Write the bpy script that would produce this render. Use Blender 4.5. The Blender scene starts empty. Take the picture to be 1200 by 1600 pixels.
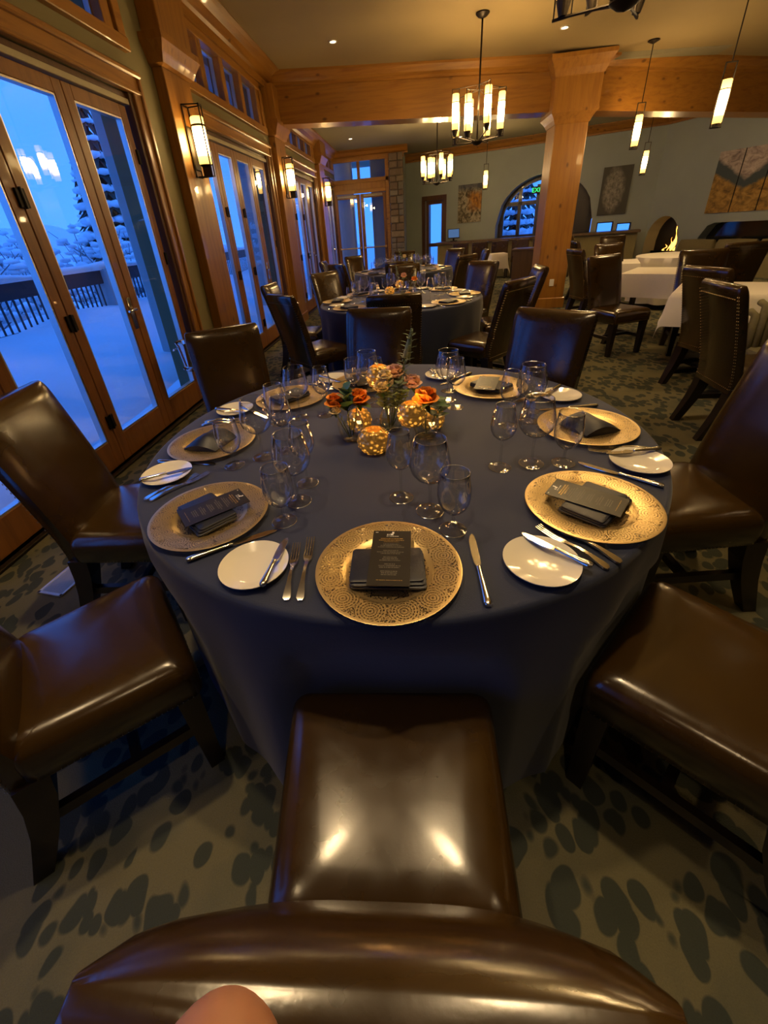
import bpy, bmesh, math, random
from math import pi, sin, cos, radians, sqrt, atan2, exp
from mathutils import Vector, Matrix

random.seed(7)
SC = bpy.context.scene
COL = SC.collection

# ------------------------------------------------------------------ camera, world, exposure
PITCH, ROLL, YAW, FPX = 0.5059, -0.0841, -0.1492, 655.5
cam_d = bpy.data.cameras.new('camera')
cam = bpy.data.objects.new('camera', cam_d)
COL.objects.link(cam)
fw = Vector((sin(YAW) * cos(PITCH), cos(YAW) * cos(PITCH), -sin(PITCH)))
r0 = Vector((cos(YAW), -sin(YAW), 0)); u0 = r0.cross(fw)
cr = cos(ROLL) * r0 + sin(ROLL) * u0
cu = -sin(ROLL) * r0 + cos(ROLL) * u0
CAM = Vector((0.108, -1.469, 1.448))
m = Matrix((cr, cu, -fw)).transposed().to_4x4()
m.translation = CAM
cam.matrix_world = m
cam_d.sensor_fit = 'VERTICAL'
cam_d.sensor_height = 36.0
cam_d.lens = 36.0 * FPX / 1600.0
cam_d.shift_x = 31.1 / 1600.0
cam_d.shift_y = -77.1 / 1600.0
cam_d.clip_start = 0.01
cam_d.clip_end = 300
SC.camera = cam

w = bpy.data.worlds.new('dusk_sky'); SC.world = w
w.use_nodes = True
nt = w.node_tree; nt.nodes.clear()
tc = nt.nodes.new('ShaderNodeTexCoord'); sp = nt.nodes.new('ShaderNodeSeparateXYZ')
rp = nt.nodes.new('ShaderNodeValToRGB'); bg = nt.nodes.new('ShaderNodeBackground'); wo = nt.nodes.new('ShaderNodeOutputWorld')
rp.color_ramp.elements[0].position = 0.0; rp.color_ramp.elements[0].color = (0.040, 0.185, 0.74, 1)
rp.color_ramp.elements[1].position = 0.55; rp.color_ramp.elements[1].color = (0.030, 0.150, 0.64, 1)
nt.links.new(tc.outputs['Generated'], sp.inputs[0]); nt.links.new(sp.outputs['Z'], rp.inputs[0])
nt.links.new(rp.outputs[0], bg.inputs[0]); nt.links.new(bg.outputs[0], wo.inputs[0])
bg.inputs['Strength'].default_value = 2.1

SC.view_settings.view_transform = 'Standard'
SC.view_settings.look = 'None'
SC.view_settings.exposure = 0.35
SC.view_settings.gamma = 1.0
SC.view_settings.use_curve_mapping = False
SC.cycles.transparent_max_bounces = 40
SC.cycles.sample_clamp_indirect = 6.0
SC.cycles.caustics_reflective = False
SC.cycles.caustics_refractive = False

LAMP = 1.0            # brightness of every lamp of the room
SPOT_W = 80.0         # ceiling spots, real and added, watts

# ------------------------------------------------------------------ geometry helpers
class G:
    """collects faces of ONE mesh"""
    def __init__(s): s.v = []; s.f = []; s.fm = []; s.mi = 0
    def add(s, vs, fs):
        o = len(s.v); s.v += [tuple(p) for p in vs]
        for f in fs: s.f.append(tuple(i + o for i in f)); s.fm.append(s.mi)
        return s
    def hexa(s, p):
        return s.add(p, [(3, 2, 1, 0), (4, 5, 6, 7), (0, 1, 5, 4), (1, 2, 6, 5), (2, 3, 7, 6), (3, 0, 4, 7)])
    def box(s, x0, x1, y0, y1, z0, z1, M=None):
        p = [(x0, y0, z0), (x1, y0, z0), (x1, y1, z0), (x0, y1, z0), (x0, y0, z1), (x1, y0, z1), (x1, y1, z1), (x0, y1, z1)]
        if M is not None: p = [M @ Vector(q) for q in p]
        return s.hexa(p)
    def bbox(s, x0, x1, y0, y1, z0, z1, b=0.004, seg=1, M=None):
        bm = bmesh.new()
        bmesh.ops.create_cube(bm, size=1)
        for q in bm.verts: q.co = Vector((x0 + (q.co.x + .5) * (x1 - x0), y0 + (q.co.y + .5) * (y1 - y0), z0 + (q.co.z + .5) * (z1 - z0)))
        bmesh.ops.bevel(bm, geom=bm.edges[:], offset=b, segments=seg, affect='EDGES', profile=.5)
        return s.bm(bm, M)
    def bm(s, bm, M=None):
        bm.verts.index_update()
        s.add([(M @ q.co) if M is not None else q.co for q in bm.verts], [[q.index for q in f.verts] for f in bm.faces]); bm.free(); return s
    def lathe(s, prof, n=24, c=(0, 0, 0), cap0=False, cap1=False, M=None):
        vs = []
        for r, z in prof:
            for k in range(n):
                a = 2 * pi * k / n; vs.append(Vector((r * cos(a), r * sin(a), z)))
        fs = []
        for i in range(len(prof) - 1):
            for k in range(n):
                fs.append((i * n + k, i * n + (k + 1) % n, (i + 1) * n + (k + 1) % n, (i + 1) * n + k))
        if cap0: fs.append(tuple(reversed(range(n))))
        if cap1: fs.append(tuple(range((len(prof) - 1) * n, len(prof) * n)))
        C = Vector(c)
        return s.add([(M @ p if M is not None else p) + C for p in vs], fs)
    def loft(s, rings, cap0=True, cap1=True):
        n = len(rings[0]); vs = [p for r in rings for p in r]; fs = []
        for i in range(len(rings) - 1):
            for k in range(n):
                fs.append((i * n + k, i * n + (k + 1) % n, (i + 1) * n + (k + 1) % n, (i + 1) * n + k))
        if cap0: fs.append(tuple(reversed(range(n))))
        if cap1: fs.append(tuple(range((len(rings) - 1) * n, len(rings) * n)))
        return s.add(vs, fs)
    def tube(s, pts, rad, n=8, cap=True, flat=1.0):
        pts = [Vector(p) for p in pts]; rings = []
        ref = None
        for i, p in enumerate(pts):
            t = (pts[min(i + 1, len(pts) - 1)] - pts[max(i - 1, 0)]).normalized()
            if ref is None:
                ref = t.cross(Vector((0, 0, 1)))
                if ref.length < 1e-3: ref = Vector((1, 0, 0))
            ref = (ref - t * ref.dot(t)).normalized(); b = t.cross(ref)
            r = rad[i] if isinstance(rad, (list, tuple)) else rad
            rings.append([p + ref * (r * cos(2 * pi * k / n)) + b * (r * flat * sin(2 * pi * k / n)) for k in range(n)])
        return s.loft(rings, cap, cap)
    def prism(s, poly, lo, hi, M=None):
        n = len(poly)
        vs = [Vector((x, y, lo)) for x, y in poly] + [Vector((x, y, hi)) for x, y in poly]
        if M is not None: vs = [M @ p for p in vs]
        return s.add(vs, [tuple(reversed(range(n))), tuple(range(n, 2 * n))] + [(k, (k + 1) % n, n + (k + 1) % n, n + k) for k in range(n)])
    def ball(s, c, r, sub=1, sc=(1, 1, 1), jit=0):
        bm = bmesh.new(); bmesh.ops.create_icosphere(bm, subdivisions=sub, radius=1)
        for q in bm.verts:
            k = 1 + random.uniform(-jit, jit)
            q.co = Vector((c[0] + q.co.x * r * sc[0] * k, c[1] + q.co.y * r * sc[1] * k, c[2] + q.co.z * r * sc[2] * k))
        return s.bm(bm)
    def mesh(s, name, mats, smooth=False, uv=None, angle=None):
        me = bpy.data.meshes.new(name); me.from_pydata(s.v, [], s.f)
        for mm in (mats if isinstance(mats, (list, tuple)) else [mats]): me.materials.append(mm)
        if any(s.fm): me.polygons.foreach_set('material_index', s.fm)
        if smooth: me.polygons.foreach_set('use_smooth', [True] * len(me.polygons))
        if smooth and angle: me.set_sharp_from_angle(angle=radians(angle))
        if uv:
            l = me.uv_layers.new(name='UVMap')
            for lp in me.loops: l.data[lp.index].uv = uv(me.vertices[lp.vertex_index].co)
        me.update(); return me

def link(name, data, parent=None, loc=(0, 0, 0), rz=0.0):
    o = bpy.data.objects.new(name, data); COL.objects.link(o)
    o.location = loc; o.rotation_euler = (0, 0, rz)
    if parent is not None: o.parent = parent
    return o
def obj(name, g, mats, parent=None, smooth=False, loc=(0, 0, 0), rz=0.0, uv=None, angle=None):
    return link(name, g.mesh(name, mats, smooth, uv, angle), parent, loc, rz)
def tag(o, label, cat, group=None):
    o['label'] = label; o['category'] = cat
    if group: o['group'] = group
    return o
def thing(name, label, cat, loc=(0, 0, 0), rz=0.0, group=None):
    return tag(link(name, None, None, loc, rz), label, cat, group)
def struct(name, g, mats, parent=None, **k):
    o = obj(name, g, mats, parent, **k)
    if parent is None: o['kind'] = 'structure'
    return o
def stuff(o): o['kind'] = 'stuff'; return o
def dup(src, label, loc, rz=0.0, group=None, cat=None):
    c = src.copy(); COL.objects.link(c); c.location = loc; c.rotation_euler = (0, 0, rz)
    c['label'] = label
    if group: c['group'] = group
    if cat: c['category'] = cat
    for ch in src.children:
        d = ch.copy(); COL.objects.link(d); d.parent = c
        for gch in ch.children:
            e = gch.copy(); COL.objects.link(e); e.parent = d
    return c
class Maker:
    """first call builds, later calls copy"""
    def __init__(s, fn): s.fn = fn; s.src = None
    def __call__(s, label, loc, rz=0.0, group=None):
        if s.src is None:
            s.src = s.fn(); s.src.location = loc; s.src.rotation_euler = (0, 0, rz); s.src['label'] = label
            if group: s.src['group'] = group
            return s.src
        return dup(s.src, label, loc, rz, group)

# ------------------------------------------------------------------ materials
class N:
    def __init__(s, name):
        s.m = bpy.data.materials.new(name); s.m.use_nodes = True; s.t = s.m.node_tree; s.t.nodes.clear()
        s.o = s.t.nodes.new('ShaderNodeOutputMaterial')
    def n(s, ty, **k):
        x = s.t.nodes.new('ShaderNode' + ty)
        for a, b in k.items(): setattr(x, a, b)
        return x
    def set(s, node, key, v):
        if hasattr(v, 'is_output') or isinstance(v, bpy.types.NodeSocket): s.t.links.new(v, node.inputs[key])
        else: node.inputs[key].default_value = v
    def coord(s, kind='Object', scale=(1, 1, 1)):
        c = s.n('TexCoord'); mp = s.n('Mapping'); s.t.links.new(c.outputs[kind], mp.inputs[0]); mp.inputs['Scale'].default_value = scale
        return mp.outputs[0]
    def noise(s, vec, scale, detail=3, rough=.5, out='Fac', dist=0):
        x = s.n('TexNoise'); s.set(x, 'Vector', vec); s.set(x, 'Scale', scale); s.set(x, 'Detail', detail); s.set(x, 'Roughness', rough); s.set(x, 'Distortion', dist)
        return x.outputs[out]
    def voro(s, vec, scale, out='Distance', feat='F1', rnd=1.0):
        x = s.n('TexVoronoi'); x.feature = feat; s.set(x, 'Vector', vec); s.set(x, 'Scale', scale); s.set(x, 'Randomness', rnd)
        return x.outputs[out]
    def ramp(s, fac, stops, interp='LINEAR'):
        x = s.n('ValToRGB'); s.set(x, 0, fac); e = x.color_ramp.elements; x.color_ramp.interpolation = interp
        while len(e) < len(stops): e.new(.5)
        for q, (p, c) in zip(e, stops):
            q.position = p; q.color = (c[0], c[1], c[2], 1) if isinstance(c, (tuple, list)) else (c, c, c, 1)
        return x.outputs[0]
    def math(s, op, a, b=0.0, c=None):
        x = s.n('Math'); x.operation = op; s.set(x, 0, a); s.set(x, 1, b)
        if c is not None: s.set(x, 2, c)
        return x.outputs[0]
    def mix(s, fac, a, b, mode='MIX'):
        x = s.n('Mix'); x.data_type = 'RGBA'; x.blend_type = mode; s.set(x, 0, fac)
        s.set(x, 6, a if not isinstance(a, tuple) else (*a, 1)); s.set(x, 7, b if not isinstance(b, tuple) else (*b, 1))
        return x.outputs[2]
    def princ(s, color, rough=.5, metal=0.0, spec=.5, coat=0.0, bump=None, bstr=.3, bdist=.01, **kw):
        p = s.n('BsdfPrincipled')
        s.set(p, 'Base Color', color if not isinstance(color, tuple) else (*color, 1))
        s.set(p, 'Roughness', rough); s.set(p, 'Metallic', metal); s.set(p, 'Specular IOR Level', spec); s.set(p, 'Coat Weight', coat)
        for k, v in kw.items(): s.set(p, k.replace('_', ' '), v)
        if bump is not None:
            b = s.n('Bump'); s.set(b, 'Height', bump); s.set(b, 'Strength', bstr); s.set(b, 'Distance', bdist)
            s.t.links.new(b.outputs[0], p.inputs['Normal'])
        s.t.links.new(p.outputs[0], s.o.inputs[0]); return p

def mat(name, color, rough=.5, metal=0.0, spec=.5, coat=0.0, var=.12, scale=8.0, bump=.15, bdist=.004, **kw):
    k = N(name); v = k.coord(); f = k.noise(v, scale, 4, .6)
    a = tuple(c * (1 - var) for c in color); b = tuple(min(1, c * (1 + var)) for c in color)
    col = k.mix(f, a, b)
    k.princ(col, rough, metal, spec, coat, k.noise(v, scale * 6, 3) if bump else None, bump, bdist, **kw)
    return k.m
def wood(name, axis, base=(0.33, 0.145, 0.020), dark=(0.20, 0.075, 0.010), rough=.38, knots=True):
    k = N(name); sc = [1, 1, 1]; sc[axis] = .07
    c = k.coord('Object', tuple(sc))
    grain = k.noise(c, 22, 5, .6, dist=.6)
    broad = k.noise(c, 4, 2, .5)
    col = k.ramp(grain, [(.25, dark), (.52, base), (.8, tuple(x * 1.18 for x in base))])
    col = k.mix(k.math('MULTIPLY', broad, .5), col, tuple(x * .72 for x in base))
    if knots:
        sc2 = [1, 1, 1]; sc2[axis] = .55
        d = k.voro(k.coord('Object', tuple(sc2)), 5.2)
        kf = k.ramp(d, [(.06, 1.0), (.13, 0.0)])
        col = k.mix(k.math('MULTIPLY', kf, .75), col, (0.055, 0.018, 0.005))
    k.princ(col, rough, 0, .5, .15, grain, .06, .003)
    return k.m
def emit(name, color, strength):
    k = N(name); e = k.n('Emission'); k.set(e, 0, (*color, 1)); k.set(e, 1, strength); k.t.links.new(e.outputs[0], k.o.inputs[0]); return k.m
def thin_glass(name, tint=(1, 1, 1), boost=1.0, rough=.01, ior=1.5, power=5.0):
    k = N(name); t = k.n('BsdfTransparent'); k.set(t, 0, (*tint, 1)); g = k.n('BsdfGlossy'); k.set(g, 'Roughness', rough)
    fr = k.n('LayerWeight'); k.set(fr, 'Blend', .5); mx = k.n('MixShader'); f0 = ((ior - 1) / (ior + 1)) ** 2
    sch = k.math('ADD', k.math('MULTIPLY', k.math('POWER', fr.outputs['Facing'], power), 1 - f0), f0)
    k.set(mx, 0, k.math('MINIMUM', k.math('MULTIPLY', sch, boost), 1.0)); k.t.links.new(t.outputs[0], mx.inputs[1]); k.t.links.new(g.outputs[0], mx.inputs[2])
    k.t.links.new(mx.outputs[0], k.o.inputs[0]); return k.m

MT = {}
MT['pine_v'] = wood('pine_vertical', 2); MT['pine_x'] = wood('pine_along_x', 0); MT['pine_y'] = wood('pine_along_y', 1)
MT['door_wood_v'] = wood('door_wood_vertical', 2, (0.24, 0.095, 0.02), (0.13, 0.045, 0.010), .4, False)
MT['door_wood_y'] = wood('door_wood_along_y', 1, (0.24, 0.095, 0.02), (0.13, 0.045, 0.010), .4, False)
MT['jamb'] = wood('dark_jamb_wood', 2, (0.10, 0.042, 0.012), (0.05, 0.02, 0.006), .4, False)
MT['dark_wood'] = wood('espresso_wood', 2, (0.016, 0.008, 0.004), (0.008, 0.004, 0.002), .35, False)
MT['panel_wood'] = wood('panel_wood', 2, (0.10, 0.055, 0.02), (0.06, 0.03, 0.012), .45, False)
MT['ceiling'] = mat('ceiling_paint', (0.30, 0.22, 0.095), .9, var=.05, scale=3, bump=.05)
MT['ceiling_far'] = mat('far_ceiling_paint', (0.26, 0.23, 0.14), .9, var=.05, scale=3, bump=.05)
MT['wall_sage'] = mat('sage_wall_paint', (0.22, 0.19, 0.095), .85, var=.05, scale=3, bump=.08)
MT['wall_grey'] = mat('grey_green_plaster', (0.31, 0.355, 0.345), .85, var=.12, scale=1.3, bump=.1)
MT['black_metal'] = mat('blackened_metal', (0.012, 0.009, 0.006), .45, .8, bump=.05)
MT['bronze'] = mat('dark_bronze', (0.03, 0.022, 0.014), .45, .7, bump=.05)
MT['alu'] = mat('brushed_aluminium', (0.62, 0.62, 0.62), .35, .9, bump=.03)
MT['track'] = mat('cream_track', (0.42, 0.37, 0.24), .5, bump=.03)
MT['brass'] = mat('brass', (0.75, 0.47, 0.16), .28, 1.0, bump=.03)
MT['chrome'] = mat('polished_steel', (0.78, 0.77, 0.75), .10, 1.0, var=.03, bump=0)
MT['silver'] = mat('silver_cutlery', (0.80, 0.77, 0.70), .16, 1.0, var=.03, bump=0)
MT['white'] = mat('white_plastic', (0.75, 0.73, 0.68), .4, bump=0)
MT['vent'] = mat('vent_enamel', (0.55, 0.56, 0.55), .4, .2, bump=0)
MT['porcelain'] = mat('cream_porcelain', (0.80, 0.75, 0.62), .12, var=.02, bump=0, coat=.5)
MT['linen'] = mat('white_tablecloth', (0.78, 0.74, 0.66), .9, var=.03, scale=40, bump=.1)
MT['napkin'] = mat('navy_napkin', (0.005, 0.008, 0.022), .42, var=.2, scale=60, bump=.2, bdist=.002)
MT['menu'] = mat('black_menu_card', (0.012, 0.010, 0.008), .38, var=.05, bump=.02)
MT['ink'] = mat('grey_menu_print', (0.17, 0.155, 0.12), .5, bump=0); MT['ink_white'] = mat('white_menu_print', (0.8, 0.78, 0.7), .5, bump=0)
MT['ink_gold'] = mat('gold_menu_print', (0.55, 0.36, 0.10), .35, .6, bump=0)
MT['stone'] = mat('ledge_stone', (0.20, 0.165, 0.115), .9, var=.5, scale=9, bump=.6, bdist=.02)
MT['mortar'] = mat('mortar', (0.10, 0.085, 0.06), .95)
MT['snow'] = mat('snow', (0.86, 0.88, 0.92), .8, var=.03, scale=2, bump=.2, bdist=.03)
MT['bark'] = mat('snowy_bark', (0.20, 0.20, 0.22), .95, var=.4)
MT['conifer'] = mat('conifer_needles', (0.035, 0.06, 0.05), .9, var=.4, scale=5)
MT['rail'] = mat('dark_rail_paint', (0.030, 0.034, 0.045), .6)
MT['pillar_out'] = mat('slate_stucco', (0.46, 0.47, 0.48), .9, var=.12, scale=3, bump=.3)
MT['olive_cloth'] = mat('olive_upholstery', (0.21, 0.175, 0.08), .85, var=.12, scale=30, bump=.3)
MT['rib_cloth'] = mat('ribbed_upholstery', (0.17, 0.15, 0.075), .9, var=.2, scale=60, bump=.4)
MT['leaf'] = mat('green_leaf', (0.045, 0.10, 0.025), .5, var=.35, scale=30, bump=.2)
MT['leaf_grey'] = mat('grey_green_leaf', (0.11, 0.15, 0.085), .6, var=.3, scale=30, bump=.2)
MT['leaf_pale'] = mat('yellow_green_leaf', (0.20, 0.24, 0.06), .55, var=.3, scale=30, bump=.2)
MT['stem'] = mat('flower_stem', (0.10, 0.13, 0.03), .6)
MT['orange'] = mat('orange_petal', (0.86, 0.31, 0.03), .55, var=.2, scale=25, bump=.1, Subsurface_Weight=0.0)
MT['cream'] = mat('cream_petal', (0.78, 0.66, 0.38), .55, var=.1, scale=25, bump=.1)
MT['blush'] = mat('blush_petal', (0.75, 0.48, 0.34), .55, var=.1, scale=25, bump=.1)
MT['wax'] = mat('candle_wax', (0.85, 0.75, 0.55), .5, bump=0)
MT['skin'] = mat('skin', (0.50, 0.23, 0.13), .5, var=.08, scale=30, bump=.08, Subsurface_Weight=.15)
MT['nail'] = mat('fingernail', (0.68, 0.40, 0.30), .25, bump=0)
MT['nailhead'] = mat('antique_nailhead', (0.30, 0.23, 0.13), .35, 1.0, bump=0)
MT['stitch'] = mat('pale_trim', (0.20, 0.17, 0.12), .6, bump=0)
MT['window_glass'] = thin_glass('window_glass', (.97, .985, 1), 1.0, .004, 1.45)
MT['wine_glass'] = thin_glass('wine_glass', (.996, .996, .996), 1.25, .02, 1.5, 2.6)
MT['glass_foot'] = thin_glass('glass_foot', (.99, .99, .99), 1.0, .03, 1.45, 3.2)
MT['glass_stem'] = thin_glass('glass_stem', (.97, .975, .98), 1.0, .03, 1.75, 1.8)
MT['glass_rim'] = thin_glass('glass_rim', (.9, .92, .95), 1.0, .12, 3.2, 1.2)
MT['vase_glass'] = thin_glass('vase_glass', (.985, .99, .98), 1.1, .02, 1.5, 2.8)
MT['water'] = thin_glass('water', (.93, .97, .95), 1.2, .0, 1.33)
MT['dark_mirror'] = mat('dark_mirror', (0.10, 0.10, 0.09), .06, .9, bump=0)
MT['black'] = mat('black_recess', (0.010, 0.009, 0.008), .6)
MT['screen'] = emit('terminal_screen', (.10, .2, .42), .55)
MT['exit'] = emit('exit_green', (.04, .9, .22), 1.4)
MT['flame'] = emit('flame', (1.0, .36, .05), 5.0)
MT['candle_flame'] = emit('candle_flame', (1.0, .42, .08), 40.0)
MT['downlight'] = emit('downlight_lens', (1.0, .74, .42), 12.0)

def leather():
    k = N('brown_leather'); v = k.coord()
    f = k.noise(v, 5, 4, .6); col = k.ramp(f, [(.3, (0.034, 0.0170, 0.0030)), (.7, (0.048, 0.0240, 0.0042))])
    b = k.math('ADD', k.noise(v, 140, 3, .6), k.math('MULTIPLY', k.noise(v, 9, 2, .5), 2.2))
    r = k.ramp(k.noise(v, 22, 3), [(.3, .17), (.7, .24)])
    k.princ(col, r, 0, .62, .15, b, .06, .002, Coat_Roughness=.2, Coat_IOR=1.7); return k.m
MT['leather'] = leather()

def carpet():
    k = N('leaf_pattern_carpet'); v = k.coord()
    warp = k.n('TexNoise'); k.set(warp, 'Vector', v); k.set(warp, 'Scale', 5.0); k.set(warp, 'Detail', 2)
    va = k.n('VectorMath'); va.operation = 'MULTIPLY_ADD'; k.set(va, 0, warp.outputs['Color']); va.inputs[1].default_value = (.10, .10, 0); k.set(va, 2, v)
    def lobes(scale, rot, off, rad, thr):
        mp = k.n('Mapping'); k.set(mp, 0, va.outputs[0]); mp.inputs['Scale'].default_value = (1.0, .66, 0); mp.inputs['Rotation'].default_value = (0, 0, rot); mp.inputs['Location'].default_value = off
        x = k.n('TexVoronoi'); k.set(x, 'Vector', mp.outputs[0]); k.set(x, 'Scale', scale); k.set(x, 'Randomness', .75)
        rv = k.n('Mapping'); rv.vector_type = 'TEXTURE'; k.set(rv, 0, x.outputs['Position']); rv.inputs['Scale'].default_value = (1.0, .66, 1); rv.inputs['Rotation'].default_value = (0, 0, rot); rv.inputs['Location'].default_value = off; pos = rv.outputs[0]
        keep = k.math('GREATER_THAN', k.noise(pos, 3.6, 1.5, .5), thr)
        return k.math('MULTIPLY', k.ramp(x.outputs['Distance'], [(rad, 1.0), (rad + .05, 0.0)]), keep)
    f = k.math('MAXIMUM', lobes(13.5, .4, (.3, .1, 0), .38, .44), lobes(16.0, -.5, (5.1, 2.7, 0), .38, .45))
    f = k.math('MAXIMUM', f, lobes(15.0, 1.1, (9.4, 4.2, 0), .38, .48))
    broad = k.noise(v, .8, 3)
    base = k.mix(broad, (0.165, 0.148, 0.082), (0.215, 0.190, 0.105))
    mid = k.mix(k.ramp(k.noise(v, 3.2, 3, .6), [(.5, 0.0), (.7, 1.0)]), base, (0.125, 0.127, 0.082))
    col = k.mix(k.math('MULTIPLY', f, .84), mid, (0.034, 0.048, 0.044))
    pile = k.noise(v, 260, 2, .6)
    col = k.mix(k.math('MULTIPLY', pile, .35), col, (0.03, 0.03, 0.022))
    k.princ(col, .95, 0, .15, 0, pile, .5, .006); return k.m
MT['carpet'] = carpet()

def navy_cloth():
    k = N('navy_tablecloth'); v = k.coord()
    wv = k.noise(k.coord('Object', (1, 1, 1)), 420, 2, .5)
    col = k.mix(k.noise(v, 2.2, 3), (0.013, 0.020, 0.050), (0.017, 0.025, 0.062))
    k.princ(col, .72, 0, .35, 0, wv, .25, .002, Sheen_Weight=.25, Sheen_Roughness=.5); return k.m
MT['navy'] = navy_cloth()

def charger_mat():
    """gold filigree: pierced rosettes round the rim and in the well"""
    k = N('gold_filigree'); v = k.coord(); s = k.n('SeparateXYZ'); k.set(s, 0, v)
    x, y = s.outputs[0], s.outputs[1]
    r = k.math('SQRT', k.math('ADD', k.math('MULTIPLY', x, x), k.math('MULTIPLY', y, y)))
    a = k.math('ARCTAN2', y, x)
    def rosette(count, rc, half, phase):
        st = 2 * pi / count
        la = k.math('SUBTRACT', k.math('MODULO', k.math('ADD', a, 4 * pi + phase), st), st / 2)
        u = k.math('SUBTRACT', r, rc); t = k.math('MULTIPLY', r, la)
        d = k.math('SQRT', k.math('ADD', k.math('MULTIPLY', u, u), k.math('MULTIPLY', t, t)))
        ang = k.math('ARCTAN2', t, u)
        ring = k.math('SINE', k.math('MULTIPLY', d, 2 * pi / .0064))
        spoke = k.math('SINE', k.math('MULTIPLY', ang, 18.0))
        hole = k.math('GREATER_THAN', k.math('MULTIPLY', k.math('MAXIMUM', ring, 0.0), k.math('ADD', spoke, 1.0)), .42)
        inside = k.math('LESS_THAN', d, half * .90); rim = k.math('MULTIPLY', k.math('GREATER_THAN', d, half * .90), k.math('LESS_THAN', d, half * 1.02))
        far = k.math('GREATER_THAN', d, half * 1.02)
        return hole, inside, rim, far
    h1, i1, r1, o1 = rosette(12, .1325, .0315, 0.0)
    h2, i2, r2, o2 = rosette(7, .055, .026, .3)
    vor = k.math('LESS_THAN', k.voro(v, 260), .50)
    h = k.math('ADD', k.math('MULTIPLY', h1, i1), k.math('MULTIPLY', h2, i2))
    h = k.math('ADD', h, k.math('MULTIPLY', vor, k.math('MULTIPLY', o1, o2)))
    edge = k.math('MULTIPLY', k.math('LESS_THAN', r, .158), k.math('GREATER_THAN', k.math('ABSOLUTE', k.math('SUBTRACT', r, .098)), .006))
    h = k.math('MINIMUM', k.math('MULTIPLY', h, edge), 1.0)
    p = k.princ((0.60, 0.44, 0.21), .36, .85, .5, 0, k.math('SUBTRACT', 1.0, h), .5, .002)
    t = k.n('BsdfTransparent'); mx = k.n('MixShader'); k.set(mx, 0, k.math('MULTIPLY', h, .95))
    k.t.links.new(p.outputs[0], mx.inputs[1]); k.t.links.new(t.outputs[0], mx.inputs[2]); k.t.links.new(mx.outputs[0], k.o.inputs[0])
    return k.m
MT['charger'] = charger_mat()

def lamp_glass(name, lo, hi, k1, k2):
    """amber glass cylinder lit by a bulb in its middle; local z runs lo..hi"""
    k = N(name); s = k.n('SeparateXYZ'); k.set(s, 0, k.coord())
    t = k.math('DIVIDE', k.math('SUBTRACT', s.outputs[2], lo), hi - lo)
    f = k.ramp(t, [(0, 0.0), (.16, .05), (.36, 1.0), (.62, 1.0), (.80, .10), (1, .02)])
    col = k.mix(f, (1.0, .52, .10), (1.0, .66, .26))
    e = k.n('Emission'); k.set(e, 0, col); k.set(e, 1, k.math('MULTIPLY', k.math('ADD', k.math('MULTIPLY', f, k2 - k1), k1), LAMP))
    k.t.links.new(e.outputs[0], k.o.inputs[0]); return k.m
MT['lamp'] = lamp_glass('lit_amber_glass', 0.0, .42, 2.2, 34.0)

def votive_mat():
    k = N('mercury_votive_glass'); v = k.coord()
    d = k.voro(v, 62); e = k.n('Emission'); f = k.ramp(d, [(.10, 1.0), (.45, .05)])
    s = k.n('SeparateXYZ'); k.set(s, 0, v)
    core = k.ramp(k.math('ABSOLUTE', k.math('SUBTRACT', s.outputs[2], .034)), [(.0, 1.0), (.035, .35)])
    k.set(e, 0, (1, .40, .045, 1)); k.set(e, 1, k.math('MULTIPLY', k.math('MULTIPLY', f, core), 1.6))
    g = k.n('BsdfPrincipled'); k.set(g, 'Base Color', (.55, .33, .10, 1)); k.set(g, 'Metallic', .7); k.set(g, 'Roughness', .18)
    a = k.n('AddShader'); k.t.links.new(e.outputs[0], a.inputs[0]); k.t.links.new(g.outputs[0], a.inputs[1]); k.t.links.new(a.outputs[0], k.o.inputs[0])
    return k.m
MT['votive'] = votive_mat()

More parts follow.
